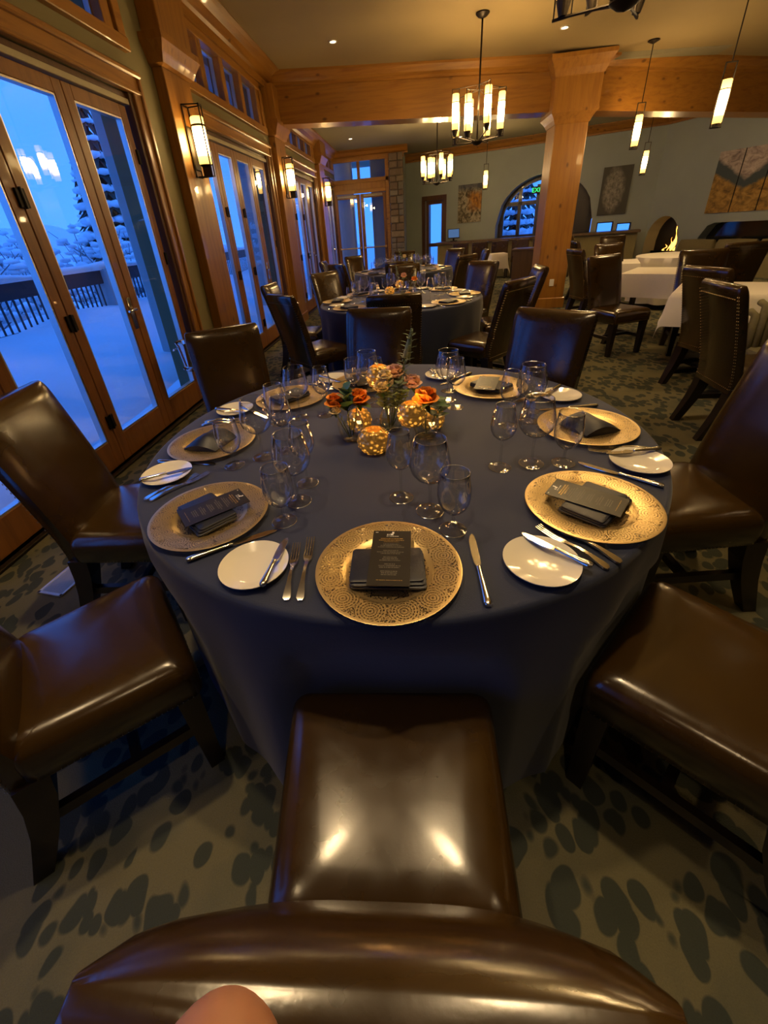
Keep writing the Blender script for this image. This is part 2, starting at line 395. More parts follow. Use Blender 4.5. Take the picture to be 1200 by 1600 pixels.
def painting(name, kind):
    k = N(name); u = k.coord('UV'); s = k.n('SeparateXYZ'); k.set(s, 0, u); X, Y = s.outputs[0], s.outputs[1]
    if kind == 'autumn':
        n = k.noise(u, 5.0, 6, .65, dist=1.2)
        col = k.ramp(n, [(.30, (.015, .017, .014)), (.45, (.10, .085, .05)), (.56, (.42, .38, .30)), (.7, (.12, .10, .06))])
        o = k.math('MULTIPLY', k.ramp(X, [(.35, 0.), (.62, 1.)]), k.math('MULTIPLY', k.ramp(Y, [(.25, 0.), (.4, 1.)]), k.ramp(Y, [(.72, 1.), (.85, 0.)])))
        col = k.mix(k.math('MULTIPLY', o, .85), col, k.ramp(k.noise(u, 9, 4), [(.35, (.16, .06, .01)), (.65, (.55, .24, .03))]))
        t = k.ramp(Y, [(.80, 0.), (.93, 1.)]); col = k.mix(k.math('MULTIPLY', t, .8), col, (.05, .065, .11))
    elif kind == 'tree':
        n = k.noise(u, 11.0, 6, .7); col = k.ramp(n, [(.35, (.10, .095, .08)), (.65, (.34, .32, .28))])
        dx = k.math('MULTIPLY', k.math('SUBTRACT', X, .45), 2.1); dy = k.math('MULTIPLY', k.math('SUBTRACT', Y, .52), 1.6)
        d = k.math('SQRT', k.math('ADD', k.math('MULTIPLY', dx, dx), k.math('MULTIPLY', dy, dy)))
        d = k.math('ADD', d, k.math('MULTIPLY', k.noise(u, 5, 3), .35))
        f = k.ramp(d, [(.75, 0.), (1.0, 1.)]); col = k.mix(f, col, (.075, .075, .065))
    else:
        n = k.noise(u, 3.2, 7, .62, dist=.8)
        peak = k.ramp(k.noise(u, 7, 6, .7, dist=1.0), [(.32, (.12, .095, .085)), (.5, (.40, .33, .29)), (.68, (.60, .52, .45))])
        blue = (.055, .075, .085)
        hay = k.ramp(k.noise(u, 10, 5, .65, dist=.5), [(.3, (.09, .06, .02)), (.55, (.38, .22, .05)), (.75, (.52, .34, .11))])
        vx = k.math('ABSOLUTE', k.math('SUBTRACT', X, .42)); ridge = k.math('ADD', Y, k.math('MULTIPLY', n, .25))
        low = k.ramp(k.math('SUBTRACT', ridge, k.math('MULTIPLY', vx, .75)), [(.44, 1.), (.50, 0.)])
        midb = k.ramp(k.math('SUBTRACT', ridge, k.math('MULTIPLY', vx, .9)), [(.60, 1.), (.68, 0.)])
        col = k.mix(midb, peak, blue); col = k.mix(low, col, hay)
    k.princ(col, .7, 0, .3); return k.m
MT['art_autumn'] = painting('autumn_abstract', 'autumn'); MT['art_tree'] = painting('pale_tree_print', 'tree'); MT['art_peaks'] = painting('mountain_print', 'peaks')

# ------------------------------------------------------------------ the room shell
def zc(x): return 3.48 - 0.05 * x            # ceiling of the front room falls slightly to the right
WX = -2.12                                   # room face of the window wall
g = G(); g.add([(-2.4, -5, 0), (8.8, -5, 0), (8.8, 15.5, 0), (-2.4, 15.5, 0), (-2.4, -5, -.2), (8.8, -5, -.2), (8.8, 15.5, -.2), (-2.4, 15.5, -.2)],
               [(0, 1, 2, 3), (7, 6, 5, 4), (0, 4, 5, 1), (1, 5, 6, 2), (2, 6, 7, 3), (3, 7, 4, 0)])
struct('floor', g, MT['carpet'])
g = G(); g.hexa([(-2.3, -5, zc(-2.3)), (8.8, -5, zc(8.8)), (8.8, 8.3, zc(8.8)), (-2.3, 7.0, zc(-2.3)),
                 (-2.3, -5, zc(-2.3) + .2), (8.8, -5, zc(8.8) + .2), (8.8, 8.3, zc(8.8) + .2), (-2.3, 7.0, zc(-2.3) + .2)])
struct('ceiling', g, MT['ceiling'])
g = G(); g.box(-2.3, 8.8, 6.75, 15.5, 3.26, 3.34)
struct('ceiling', g, MT['ceiling_far'])

def wall(name, A, B, z0, z1, thick, openings, mt):
    """vertical wall A->B, thickness to the left of A->B; openings (s0, s1, zb, zt or function of s)"""
    A = Vector((A[0], A[1], 0)); B = Vector((B[0], B[1], 0)); d = (B - A).normalized(); n = Vector((-d.y, d.x, 0)); L = (B - A).length
    cuts = {0.0, L}
    for o in openings:
        cuts |= {o[0], o[1]}
        if callable(o[3]):
            for i in range(1, 20): cuts.add(o[0] + (o[1] - o[0]) * i / 20)
    cuts = sorted(c for c in cuts if 0 <= c <= L); g = G()
    def P(s, z, t): q = A + d * s + n * t; return (q.x, q.y, z)
    for a, b in zip(cuts, cuts[1:]):
        mid = (a + b) / 2; ops = sorted([o for o in openings if o[0] < mid < o[1]], key=lambda o: o[2])
        lo = (z0, z0)
        def span(la, lb, ha, hb):
            if ha - la < 1e-4 and hb - lb < 1e-4: return
            g.hexa([P(a, la, 0), P(b, lb, 0), P(b, lb, thick), P(a, la, thick), P(a, ha, 0), P(b, hb, 0), P(b, hb, thick), P(a, ha, thick)])
        for o in ops:
            span(lo[0], lo[1], o[2], o[2])
            f = o[3]; lo = (f(a), f(b)) if callable(f) else (f, f)
        span(lo[0], lo[1], z1, z1)
    return struct(name, g, mt)

# window wall: one opening with folding doors and a row of transom lights per bay
DZ0, DZ1, TZ0, TZ1 = 0.02, 2.52, 2.80, 3.34
BAYS = [(-3.50, -.70, [-3.48, -2.8, -2.12, -1.44, -.76]),
        (-.24, 2.62, [-.15, .50, 1.155, 1.85, 2.55]),
        (3.60, 6.10, [3.62, 4.20, 4.78, 5.38, 6.02]),
        (6.93, 9.45, [6.95, 7.56, 8.17, 8.78, 9.40]),
        (10.36, 11.95, [10.38, 10.90, 11.42, 11.93])]
ops = []
for a, b, e in BAYS: ops += [(a + 5, b + 5, DZ0, DZ1), (a + 5, b + 5, TZ0, TZ1)]
wall('wall_left', (WX, -5), (WX, 12.3), 0, 3.75, .30, ops, MT['wall_sage'])

def door_leaf(y0, y1, handle=None, hinges=True):
    """one glazed leaf, in the plane x = -2.20 .. -2.15, y0..y1"""
    g = G(); x0, x1 = -2.205, -2.15; st = .085
    g.bbox(x0, x1, y0, y0 + st, .02, 2.43, .004); g.bbox(x0, x1, y1 - st, y1, .02, 2.43, .004)
    g.bbox(x0, x1, y0 + st, y1 - st, .02, .225, .004); g.bbox(x0, x1, y0 + st, y1 - st, 2.345, 2.43, .004)
    return g
ndoor = 0
for bi, (a, b, e) in enumerate(BAYS):
    ndoor += 1
    D = link('door_%d' % ndoor, None, None, (0, 0, 0)); D['kind'] = 'structure'
    for i, (y0, y1) in enumerate(zip(e, e[1:])):
        lf = obj('door_leaf', door_leaf(y0 + .003, y1 - .003), MT['door_wood_v'], D)
        g = G(); g.box(-2.182, -2.176, y0 + .08, y1 - .08, .22, 2.35); obj('pane', g, MT['window_glass'], lf)
        g = G()
        for (p, q, r_, s_) in ((y0 + .086, y0 + .098, .225, 2.345), (y1 - .098, y1 - .086, .225, 2.345)):
            g.box(-2.20, -2.155, p, q, r_, s_)
        g.box(-2.20, -2.155, y0 + .098, y1 - .098, .225, .237); g.box(-2.20, -2.155, y0 + .098, y1 - .098, 2.333, 2.345)
        obj('glazing_bead', g, MT['alu'], lf)
        if i in (0, 1, 2) and i != len(e) - 3:
            for hz in (.35, 1.05, 1.75):
                g = G(); g.bbox(-2.15, -2.135, y1 - .035, y1 + .035, hz - .05, hz + .05, .003); g.lathe([(.008, hz - .055), (.008, hz + .055)], 8, (-2.133, y1, 0), True, True)
                obj('hinge', g, MT['black_metal'], lf)
        if i == len(e) - 2:
            for hz in (.55, 1.35, 2.1):
                g = G(); g.bbox(-2.15, -2.135, y1 - .03, y1, hz - .05, hz + .05, .003); obj('hinge', g, MT['black_metal'], lf)
        if i == len(e) - 3:
            g = G(); g.bbox(-2.15, -2.142, y1 - .06, y1 - .015, .88, 1.12, .003)
            g.tube([(-2.145, y1 - .038, 1.03), (-2.10, y1 - .038, 1.03), (-2.092, y1 - .05, 1.03), (-2.092, y1 - .15, 1.028)], .009, 8)
            obj('handle', g, MT['chrome'], lf, smooth=True, angle=40)
    # frame, track and threshold of the door
    g = G(); g.bbox(-2.27, -2.11, a, a + .04, .0, DZ1, .004); g.bbox(-2.27, -2.11, b - .04, b, .0, DZ1, .004); g.bbox(-2.27, -2.14, a + .04, b - .04, 2.475, DZ1, .004)
    obj('door_frame', g, MT['jamb'], D)
    g = G(); g.bbox(-2.21, -2.125, a + .04, b - .04, 2.437, 2.476, .003); obj('head_track', g, MT['track'], D)
    g = G(); g.bbox(-2.27, -2.085, a, b, .0, .02, .003); obj('threshold', g, MT['bronze'], D)
    # casing boards round the opening
    T = link('trim_%d' % (bi + 1), None); T['kind'] = 'structure'
    g = G(); g.bbox(-2.12, -2.085, b, b + .12, 0, DZ1 + .02, .006); g.bbox(-2.125, -2.065, b + .085, b + .12, 0, DZ1 + .14, .006)
    obj('casing_board', g, MT['pine_v'], T)
    g = G(); g.bbox(-2.12, -2.085, a - .12, a, 0, DZ1 + .02, .006); g.bbox(-2.125, -2.065, a - .12, a - .085, 0, DZ1 + .14, .006)
    obj('casing_board', g, MT['pine_v'], T)
    g = G(); g.bbox(-2.12, -2.085, a - .12, b + .12, DZ1, DZ1 + .11, .006); g.bbox(-2.125, -2.055, a - .12, b + .12, DZ1 + .10, DZ1 + .14, .01); g.bbox(-2.12, -2.07, a - .12, b + .12, DZ1 - .005, DZ1 + .02, .005)
    obj('head_casing', g, MT['pine_y'], T)
    # transom lights above
    W = link('window_%d' % (bi + 1), None); W['kind'] = 'structure'
    g = G(); g.bbox(-2.25, -2.07, a - .10, b + .10, TZ0 - .02, TZ0 + .065, .006); g.bbox(-2.25, -2.08, a - .08, b + .08, TZ1 - .06, TZ1 + .02, .006)
    g.bbox(-2.13, -2.08, a - .10, a, TZ0 + .06, TZ1, .005); g.bbox(-2.13, -2.08, b, b + .10, TZ0 + .06, TZ1, .005)
    obj('window_frame', g, MT['pine_y'], W)
    for i, y in enumerate(e):
        g = G(); g.bbox(-2.24, -2.10, y - .055, y + .055, TZ0 + .06, TZ1 - .055, .005); obj('mullion', g, MT['pine_v'], W)
    for y0, y1 in zip(e, e[1:]):
        g = G(); g.box(-2.20, -2.194, y0 + .05, y1 - .05, TZ0 + .06, TZ1 - .05); obj('pane', g, MT['window_glass'], W)
        g = G(); g.box(-2.215, -2.175, y1 - .068, y1 - .056, TZ0 + .066, TZ1 - .06); g.box(-2.215, -2.175, y0 + .056, y1 - .056, TZ1 - .072, TZ1 - .06); obj('glazing_bead', g, MT['alu'], W)

# pilasters, crown and the timber beam with its column
PIL = [(-.62, -.30), (3.08, 3.58), (6.36, 6.91), (9.72, 10.28)]
def capital(g, x0, x1, y0, y1, z, h, out):
    """stepped flare from a shaft rectangle out to a wider cap"""
    prof = [(0, 0), (0, .02), (.35, .10), (.55, .35), (.62, .42), (1, .75), (1, 1)]
    rings = []
    for o, t in prof:
        k = o * out; rings.append([(x0, y0 - k, z + t * h), (x1 + k, y0 - k, z + t * h), (x1 + k, y1 + k, z + t * h), (x0, y1 + k, z + t * h)])
    g.loft(rings)
for i, (a, b) in enumerate(PIL):
    g = G(); g.bbox(WX, -2.02, a, b, 0, 2.80, .006); g.bbox(WX, -2.0, a - .015, b + .015, 0, .16, .006)
    capital(g, WX, -2.02, a, b, 2.78, .20, .10)
    g.bbox(WX, -1.95, a - .03, b + .03, 2.97, 3.40, .006)
    struct('pilaster', g, MT['pine_v'])
def crown(g, pts, z, h, depth, inward):
    """moulding along a straight run p->q, inward is the room direction"""
    p, q = Vector(pts[0]), Vector(pts[1]); n = Vector(inward)
    prof = [(0, 0), (.16, .02), (.16, .2), (.35, .32), (.55, .62), (.82, .80), (1, .86), (1, 1), (0, 1)]
    g.loft([[tuple(e + n * (o * depth) + Vector((0, 0, z + t * h))) for o, t in prof] for e in (p, q)])
g = G(); g.box(WX, -2.06, -5, 12.1, 3.36, 3.46); crown(g, ((WX, -5, 0), (WX, 6.6, 0)), 3.40, .19, .27, (1, 0, 0)); crown(g, ((WX, 6.9, 0), (WX, 12.1, 0)), 3.05 + .02, .19, .22, (1, 0, 0))
struct('trim_7', g, MT['pine_y'])

def beam(name, A, B, w_, mt, za=None, zb=None):
    A = Vector(A); B = Vector(B); d = (B - A).normalized(); n = Vector((-d.y, d.x))
    g = G()
    def sec(p, z):
        top = z; q = lambda t, zz: (p.x + n.x * t, p.y + n.y * t, zz)
        return [q(0, top - .62), q(0, top - .17), q(-.03, top - .16), q(-.03, top - .13), q(-.06, top - .10), q(-.10, top - .03), q(-.10, top), q(w_, top), q(w_, top - .62)]
    a = sec(A, zc(A.x)); b = sec(B, zc(B.x)); g.loft([a, b])
    return struct(name, g, mt)
beam('ceiling_beam', (-2.12, 6.58), (2.2, 6.72), .36, MT['pine_x'])
beam('ceiling_beam', (2.55, 6.74), (8.8, 8.45), .36, MT['pine_x'])
g = G(); cx0, cx1, cy0, cy1 = 2.15, 2.62, 6.62, 7.09
g.bbox(cx0, cx1, cy0, cy1, 0, 2.68, .012, 2); g.bbox(cx0 - .02, cx1 + .02, cy0 - .02, cy1 + .02, 0, .17, .008)
def cap4(g, k0, k1, z0, z1):
    pr = [(0, 0), (.1, .05), (.35, .35), (.6, .55), (1, .8), (1, 1)]
    g.loft([[(cx0 - k, cy0 - k, z), (cx1 + k, cy0 - k, z), (cx1 + k, cy1 + k, z), (cx0 - k, cy1 + k, z)] for k, z in [(k0 + (k1 - k0) * a, z0 + (z1 - z0) * t) for a, t in pr]])
cap4(g, 0, .09, 2.58, 2.74); g.bbox(cx0 - .085, cx1 + .085, cy0 - .085, cy1 + .085, 2.73, 3.22, .01); cap4(g, .085, .19, 3.10, 3.33)
struct('column', g, MT['pine_v'])
g = G(); g.bbox(2.36, 2.43, 6.605, 6.622, .36, .47, .003); obj_ = obj('wall_outlet', g, MT['white']); tag(obj_, 'small white power outlet low on the front of the pine column', 'outlet')

# end wall with french doors, transom and the stone pier
wall('wall_end', (-2.5, 12.0), (-.62, 12.0), 0, 3.4, .25, [(.36, 1.80, .02, 2.34), (.36, 1.80, 2.62, 3.12)], MT['pine_v'])
D = link('door_6', None); D['kind'] = 'structure'
for x0, x1, hs in ((-2.14, -1.425, 1), (-1.415, -.70, -1)):
    g = G(); st = .09
    g.bbox(x0, x0 + st, 12.06, 12.11, .02, 2.30, .004); g.bbox(x1 - st, x1, 12.06, 12.11, .02, 2.30, .004); g.bbox(x0 + st, x1 - st, 12.06, 12.11, .02, .25, .004); g.bbox(x0 + st, x1 - st, 12.06, 12.11, 2.2, 2.30, .004)
    lf = obj('door_leaf', g, MT['door_wood_v'], D)
    g = G(); g.box(x0 + .08, x1 - .08, 12.082, 12.088, .24, 2.22); obj('pane', g, MT['window_glass'], lf)
    g = G(); g.tube([(x0 + .03, 12.0, .985), (x1 - .03, 12.0, .985)], .016, 8); g.box(x0 + .03, x0 + .09, 11.99, 12.06, .955, 1.015); g.box(x1 - .09, x1 - .03, 11.99, 12.06, .955, 1.015)
    obj('push_bar', g, MT['brass'], lf)
    g = G(); g.box(x0 + .1, x1 - .1, 12.0, 12.05, 2.235, 2.28); obj('door_closer', g, MT['track'], lf)
W = link('window_6', None); W['kind'] = 'structure'
g = G(); g.bbox(-2.2, -.62, 11.95, 12.02, 2.55, 2.64, .006); g.bbox(-1.45, -1.38, 11.98, 12.1, 2.62, 3.12, .004); g.bbox(-2.2, -.62, 11.96, 12.02, 3.08, 3.14, .006); g.bbox(-.70, -.60, 11.95, 12.02, 0, 3.14, .006); g.bbox(-2.15, -2.12, 11.95, 12.02, 0, 3.14, .004)
g.bbox(-2.14, -.70, 11.95, 12.02, 2.31, 2.40, .006)
obj('window_frame', g, MT['pine_x'], W)
for x0, x1 in ((-2.14, -1.44), (-1.39, -.70)):
    g = G(); g.box(x0, x1, 12.08, 12.086, 2.62, 3.12); obj('pane', g, MT['window_glass'], W)
g = G(); crown(g, ((-2.12, 12.0, 0), (-.10, 12.0, 0)), 3.10, .18, .24, (0, -1, 0)); g.box(-2.12, -.2, 11.93, 12.0, 3.02, 3.12)
struct('trim_8', g, MT['pine_x'])
# stone pier, each stone a part
P = link('column', None, None, (0, 0, 0)); P['kind'] = 'structure'
g = G(); g.box(-.58, -.24, 11.90, 12.3, 0, 3.12); obj('mortar_core', g, MT['mortar'], P)
z = 0.0
stone_mats = [mat('ledge_stone_%s' % n, c, .9, var=.4, scale=9, bump=.6, bdist=.02) for n, c in (('tan', (.24, .19, .12)), ('brown', (.17, .125, .08)), ('grey', (.19, .17, .14)))]
while z < 3.08:
    h = random.uniform(.13, .20); h = min(h, 3.12 - z); sp = random.choice([.5, .4, .62, 1.0])
    xs = [-.60, -.60 + .38 * sp, -.22] if sp < 1 else [-.60, -.22]
    for xa, xb in zip(xs, xs[1:]):
        g = G(); dp = random.uniform(.02, .06); g.bbox(xa + .008, xb - .008, 11.90 - dp, 12.28, z + .007, z + h - .007, .012)
        obj('stone', g, random.choice(stone_mats), P)
    z += h

# back wall (slanted), right wall (slanted), hidden sides
A1, B1 = Vector((-.2, 13.9)), Vector((6.04, 11.74)); d1 = (B1 - A1).normalized(); n1 = Vector((d1.y, -d1.x))
B3 = Vector((8.6, 7.0)); d3 = (B3 - B1).normalized(); n3 = Vector((d3.y, -d3.x))
def w1(s, z, off=0.0): q = A1 + d1 * s + n1 * off; return (q.x, q.y, z)
def w3(s, z, off=0.0): q = B1 + d3 * s + n3 * off; return (q.x, q.y, z)
def arch(c, hw, spring, rise): return lambda s: spring + rise * sqrt(max(0, 1 - ((s - c) / hw) ** 2))
wall('wall_back', A1, B1, 0, 3.35, .55, [(.62, 1.16, .02, 2.06), (2.76, 5.28, .88, arch(4.02, 1.26, 1.25, 1.15)), (5.42, 5.82, .84, 1.15), (5.90, 6.24, .80, 1.10)], MT['wall_grey'])
wall('wall_right', B1, B3, 0, 3.6, .45, [(-.02 + .04, .88, .30, arch(.45, .43, .62, .57)), (1.36, 4.2, .56, lambda s: 1.0 - .30 * max(0, 1 - (s - 1.36) / .25) ** 2)], MT['wall_grey'])
wall('wall_right', B3, (8.6, -5), 0, 3.6, .2, [], MT['wall_grey'])
wall('wall_front', (8.6, -4.8), (-2.4, -4.8), 0, 3.8, .2, [], MT['wall_sage'])
wall('wall_end', (-.24, 12.1), (-.2, 13.9), 0, 3.35, .12, [], MT['wall_grey'])
g = G(); a_, b_ = w1(0, 0), w1(6.6, 0); crown(g, (a_, b_), 3.07, .20, .24, (n1.x, n1.y, 0)); crown(g, (w3(0, 0), w3(5.4, 0)), 3.07, .20, .24, (n3.x, n3.y, 0))
struct('trim_9', g, MT['pine_x'])
def boxw(g, wf, s0, s1, z0, z1, o0, o1):
    g.hexa([wf(s0, z0, o0), wf(s1, z0, o0), wf(s1, z0, o1), wf(s0, z0, o1), wf(s0, z1, o0), wf(s1, z1, o0), wf(s1, z1, o1), wf(s0, z1, o1)]); return g
# narrow glazed door
D = link('door_7', None); D['kind'] = 'structure'
g = G(); boxw(g, w1, .62, .70, .02, 2.06, -.30, -.1); boxw(g, w1, 1.10, 1.16, .02, 2.06, -.30, -.1); boxw(g, w1, .70, 1.10, 1.96, 2.06, -.30, -.1); boxw(g, w1, .70, 1.10, .02, .2, -.30, -.1); boxw(g, w1, .70, 1.10, .80, .90, -.28, -.2)
obj('door_leaf', g, MT['jamb'], D)
g = G(); boxw(g, w1, .70, 1.10, .2, 1.96, -.22, -.214); obj('pane', g, MT['window_glass'], D)
g = G(); boxw(g, w1, .52, .62, 0, 2.16, -.02, .03); boxw(g, w1, 1.16, 1.28, 0, 2.16, -.02, .03); boxw(g, w1, .52, 1.28, 2.06, 2.18, -.02, .03); obj('door_casing', g, MT['jamb'], D)
# arched window in its deep niche
W = link('window_7', None); W['kind'] = 'structure'
g = G()
def archbar(s0, s1, z0, z1): boxw(g, w1, s0, s1, z0, z1, -.52, -.44)
for s in (2.84, 3.33, 4.02, 4.60, 5.16): archbar(s - .05, s + .05, .9, arch(4.02, 1.2, 1.22, 1.12)(s) if abs(s - 4.02) < 1.17 else 1.3)
boxw(g, w1, 3.76, 5.27, .88, 2.2, -.54, -.47); boxw(g, w1, 2.76, 2.90, .88, 1.7, -.54, -.47)
archbar(2.8, 5.2, 1.72, 1.82); archbar(2.8, 5.2, .88, .97)
for i in range(16):
    a0, a1 = pi * i / 16, pi * (i + 1) / 16; f = lambda a, k: (4.02 - (1.26 - k) * cos(a), 1.25 + (1.15 - k) * sin(a))
    q = [f(a0, 0), f(a1, 0), f(a1, .10), f(a0, .10)]
    g.hexa([w1(s, z, -.52) for s, z in q] + [w1(s, z, -.44) for s, z in q])
obj('window_frame', g, MT['dark_wood'], W)
g = G(); n_ = 20; pts = [(2.78, .9)] + [(4.02 - 1.24 * cos(pi * i / n_), 1.25 + 1.13 * sin(pi * i / n_)) for i in range(n_ + 1)] + [(5.26, .9)]
vs = [w1(s, z, -.485) for s, z in pts] + [w1(s, z, -.48) for s, z in pts]; k_ = len(pts)
g.add(vs, [tuple(range(k_)), tuple(reversed(range(k_, 2 * k_)))]); obj('pane', g, MT['window_glass'], W)
# low pass-through windows
for i, (s0, s1, z0, z1) in enumerate(((5.42, 5.82, .84, 1.15), (5.90, 6.24, .80, 1.10))):
    W = link('window_%d' % (8 + i), None); W['kind'] = 'structure'
    g = G(); boxw(g, w1, s0, s0 + .03, z0, z1, -.3, -.24); boxw(g, w1, s1 - .03, s1, z0, z1, -.3, -.24); boxw(g, w1, s0, s1, z0, z0 + .03, -.3, -.24); boxw(g, w1, s0, s1, z1 - .03, z1, -.3, -.24)
    obj('window_frame', g, MT['dark_wood'], W)
    g = G(); boxw(g, w1, s0, s1, z0, z1, -.275, -.27); obj('pane', g, MT['window_glass'], W)
# ------------------------------------------------------------------ outdoors
def hgt(x, y): return .17 + .40 * max(0, min(1, (-2.9 - x) / 2.4)) ** 1.3 + .05 * sin(y * 1.3 + x) + .03 * sin(y * 3.1 - x * 2)
g = G(); nx, ny = 26, 70; vs = []
for j in range(ny + 1):
    for i in range(nx + 1):
        x = -2.43 - 3.5 * i / nx; y = -6 + 26 * j / ny; vs.append((x, y, hgt(x, y) * (1 if i else .9)))
g.add(vs, [(j * (nx + 1) + i, (j + 1) * (nx + 1) + i, (j + 1) * (nx + 1) + i + 1, j * (nx + 1) + i + 1) for j in range(ny) for i in range(nx)])
o = obj('snow_blanket', g, MT['snow'], smooth=True); tag(stuff(o), 'deep smooth snow drift covering the terrace outside the doors', 'snow')
def hill(x, y):
    d = -x - 6
    return -1.9 + .03 * d + .5 * sin(x * .21 + y * .13) + .5 * sin(x * .47 - y * .31) + .35 * sin(y * .83 + x * .3) + max(0, d - 22) * .13 + 1.6 * max(0, d - 30) / 20 * sin(y * .07 + 1)
g = G(); nx, ny = 60, 70; vs = []
for j in range(ny + 1):
    for i in range(nx + 1):
        x = 12 - 82 * i / nx; y = -30 + 110 * j / ny; vs.append((x, y, min(hill(x, y), -.7 if x > -6.5 else 99)))
g.add(vs, [(j * (nx + 1) + i, (j + 1) * (nx + 1) + i, (j + 1) * (nx + 1) + i + 1, j * (nx + 1) + i + 1) for j in range(ny) for i in range(nx)])
struct('terrain', g, MT['snow'], smooth=True)
# slate pillars of the terrace roof
for i, y0 in enumerate((3.78, 7.7)):
    g = G(); g.bbox(-3.25, -2.70, y0, y0 + .55, .05, 3.4, .02); o = obj('terrace_pillar', g, MT['pillar_out'])
    tag(o, ('square slate-grey pillar standing outside the nearest glass doors', 'square slate-grey pillar outside the second run of glass doors')[i], 'pillar')
g = G(); g.bbox(-2.3, -1.75, 13.0, 13.4, 0, 3.2, .02); g.bbox(-1.2, -.55, 13.1, 13.4, 0, 3.2, .02)
o = obj('terrace_screen', g, MT['pillar_out']); tag(o, 'slate-grey porch piers seen through the french doors at the far end', 'pillar')
g = G(); g.bbox(-3.6, -2.43, -5, 12.2, 3.36, 3.56, .02); g.bbox(-3.6, -3.48, -5, 12.2, 3.22, 3.36, .02)
struct('roof', g, MT['pillar_out'])
# railing: rail with snow on top, posts and single balusters
RX = -5.5
R_ = thing('terrace_railing', 'dark terrace railing with thin balusters and snow piled on its top rail', 'railing', (RX, 3.0, .4))
def rel(g): g.v = [(x - RX, y - 3.0, z - .4) for x, y, z in g.v]; return g
g = G(); g.bbox(RX - .06, RX + .06, -3, 16, .95, 1.17, .01); obj('top_rail', rel(g), MT['rail'], R_)
g = G(); g.box(RX - .02, RX + .02, -3, 16, .48, .53); obj('bottom_rail', rel(g), MT['rail'], R_)
rings = []
for j in range(61):
    y = -3 + 19 * j / 60; h = .10 + .025 * sin(y * 2.3) + .02 * sin(y * 5.1)
    rings.append([(RX - .10, y, 1.165), (RX + .10, y, 1.165), (RX + .115, y, 1.165 + h * .5), (RX + .05, y, 1.165 + h), (RX - .05, y, 1.165 + h), (RX - .115, y, 1.165 + h * .5)])
g = G(); g.loft(rings); obj('snow_cap', rel(g), MT['snow'], R_, smooth=True)
gb = G(); gb.box(-.010, .010, -.010, .010, 0, .48); bme = gb.mesh('baluster', MT['rail'])
for j in range(120):
    y = 1.2 + j * .115
    if y < 15: link('baluster', bme, R_, (0, y - 3.0, .1))
for y in (-.8, 6.25, 11.2):
    g = G(); g.bbox(RX - .16, RX + .16, y - .16, y + .16, .1, 1.18, .01); obj('post', rel(g), MT['pillar_out'], R_)

def shrub(label, x, y, h, seed, n=26):
    rnd = random.Random(seed); zb = hill(x, y) - .15; h = (h - 1.6) - zb
    t = thing('snowy_shrub', label, 'shrub', (x, y, zb), 0, 'snowy shrubs beyond the terrace')
    g = G(); s = G()
    def br(p, d, L, r, lv):
        q = p + d * L; mid = p + d * L * .5 + Vector((rnd.uniform(-.06, .06), rnd.uniform(-.06, .06), .03)) * L
        g.tube([p, mid, q], [r, r * .8, r * .5], 5)
        if lv <= 1:
            for kk in range(2):
                f = rnd.uniform(.3, 1); c = p.lerp(q, f); s.ball((c.x, c.y, c.z + r * 1.0), rnd.uniform(.05, .11) * h / 3.2, 1, (1.35, 1.35, .6), .2)
        if lv > 0:
            for kk in range(3 if lv > 1 else 4):
                nd = (d + Vector((rnd.uniform(-.8, .8), rnd.uniform(-.8, .8), rnd.uniform(-.1, .5)))).normalized(); br(p.lerp(q, rnd.uniform(.55, 1)), nd, L * rnd.uniform(.55, .8), r * .55, lv - 1)
    for kk in range(9):
        d = Vector((rnd.uniform(-.8, .8), rnd.uniform(-.8, .8), 1)).normalized(); br(Vector((rnd.uniform(-.2, .2), rnd.uniform(-.2, .2), 0)), d, h * .42, .028 * h / 3, 2)
    obj('branches', g, MT['bark'], t); stuff(obj('snow', s, MT['snow'], t, smooth=True))
    return t
shrubs = [(-9.0, 3.4, 4.2), (-9.5, 5.6, 4.4), (-10.5, 7.8, 4.6), (-9.5, 10.2, 4.4), (-12.5, 5.0, 4.4), (-13, 9.0, 4.8), (-9.5, 13.0, 4.6), (-12, 16.0, 5.0), (-14.5, 13, 5.2), (-9.2, 1.2, 4.0), (-16, 7, 5), (-10.5, 18.5, 5.2)]
SL = ['snow-laden bare shrub just over the railing in the left glass leaf', 'broad snowy shrub beyond the railing in the middle glass leaf', 'snowy bare shrub with upright twigs beside the slate pillar', 'snowy shrub beyond the railing post', 'rounder snow-covered shrub behind the first shrubs', 'taller snowy shrub farther down the slope',
      'snowy shrub seen through the second run of doors', 'tall bare snowy shrub seen through the second doors', 'snowy shrub high on the slope behind the pillar', 'snow-heaped shrub at the near end of the railing', 'distant pale snowy shrub up the slope', 'distant snowy shrub seen through the third doors']
for i, (x, y, h) in enumerate(shrubs): shrub(SL[i], x, y, h, 10 + i)
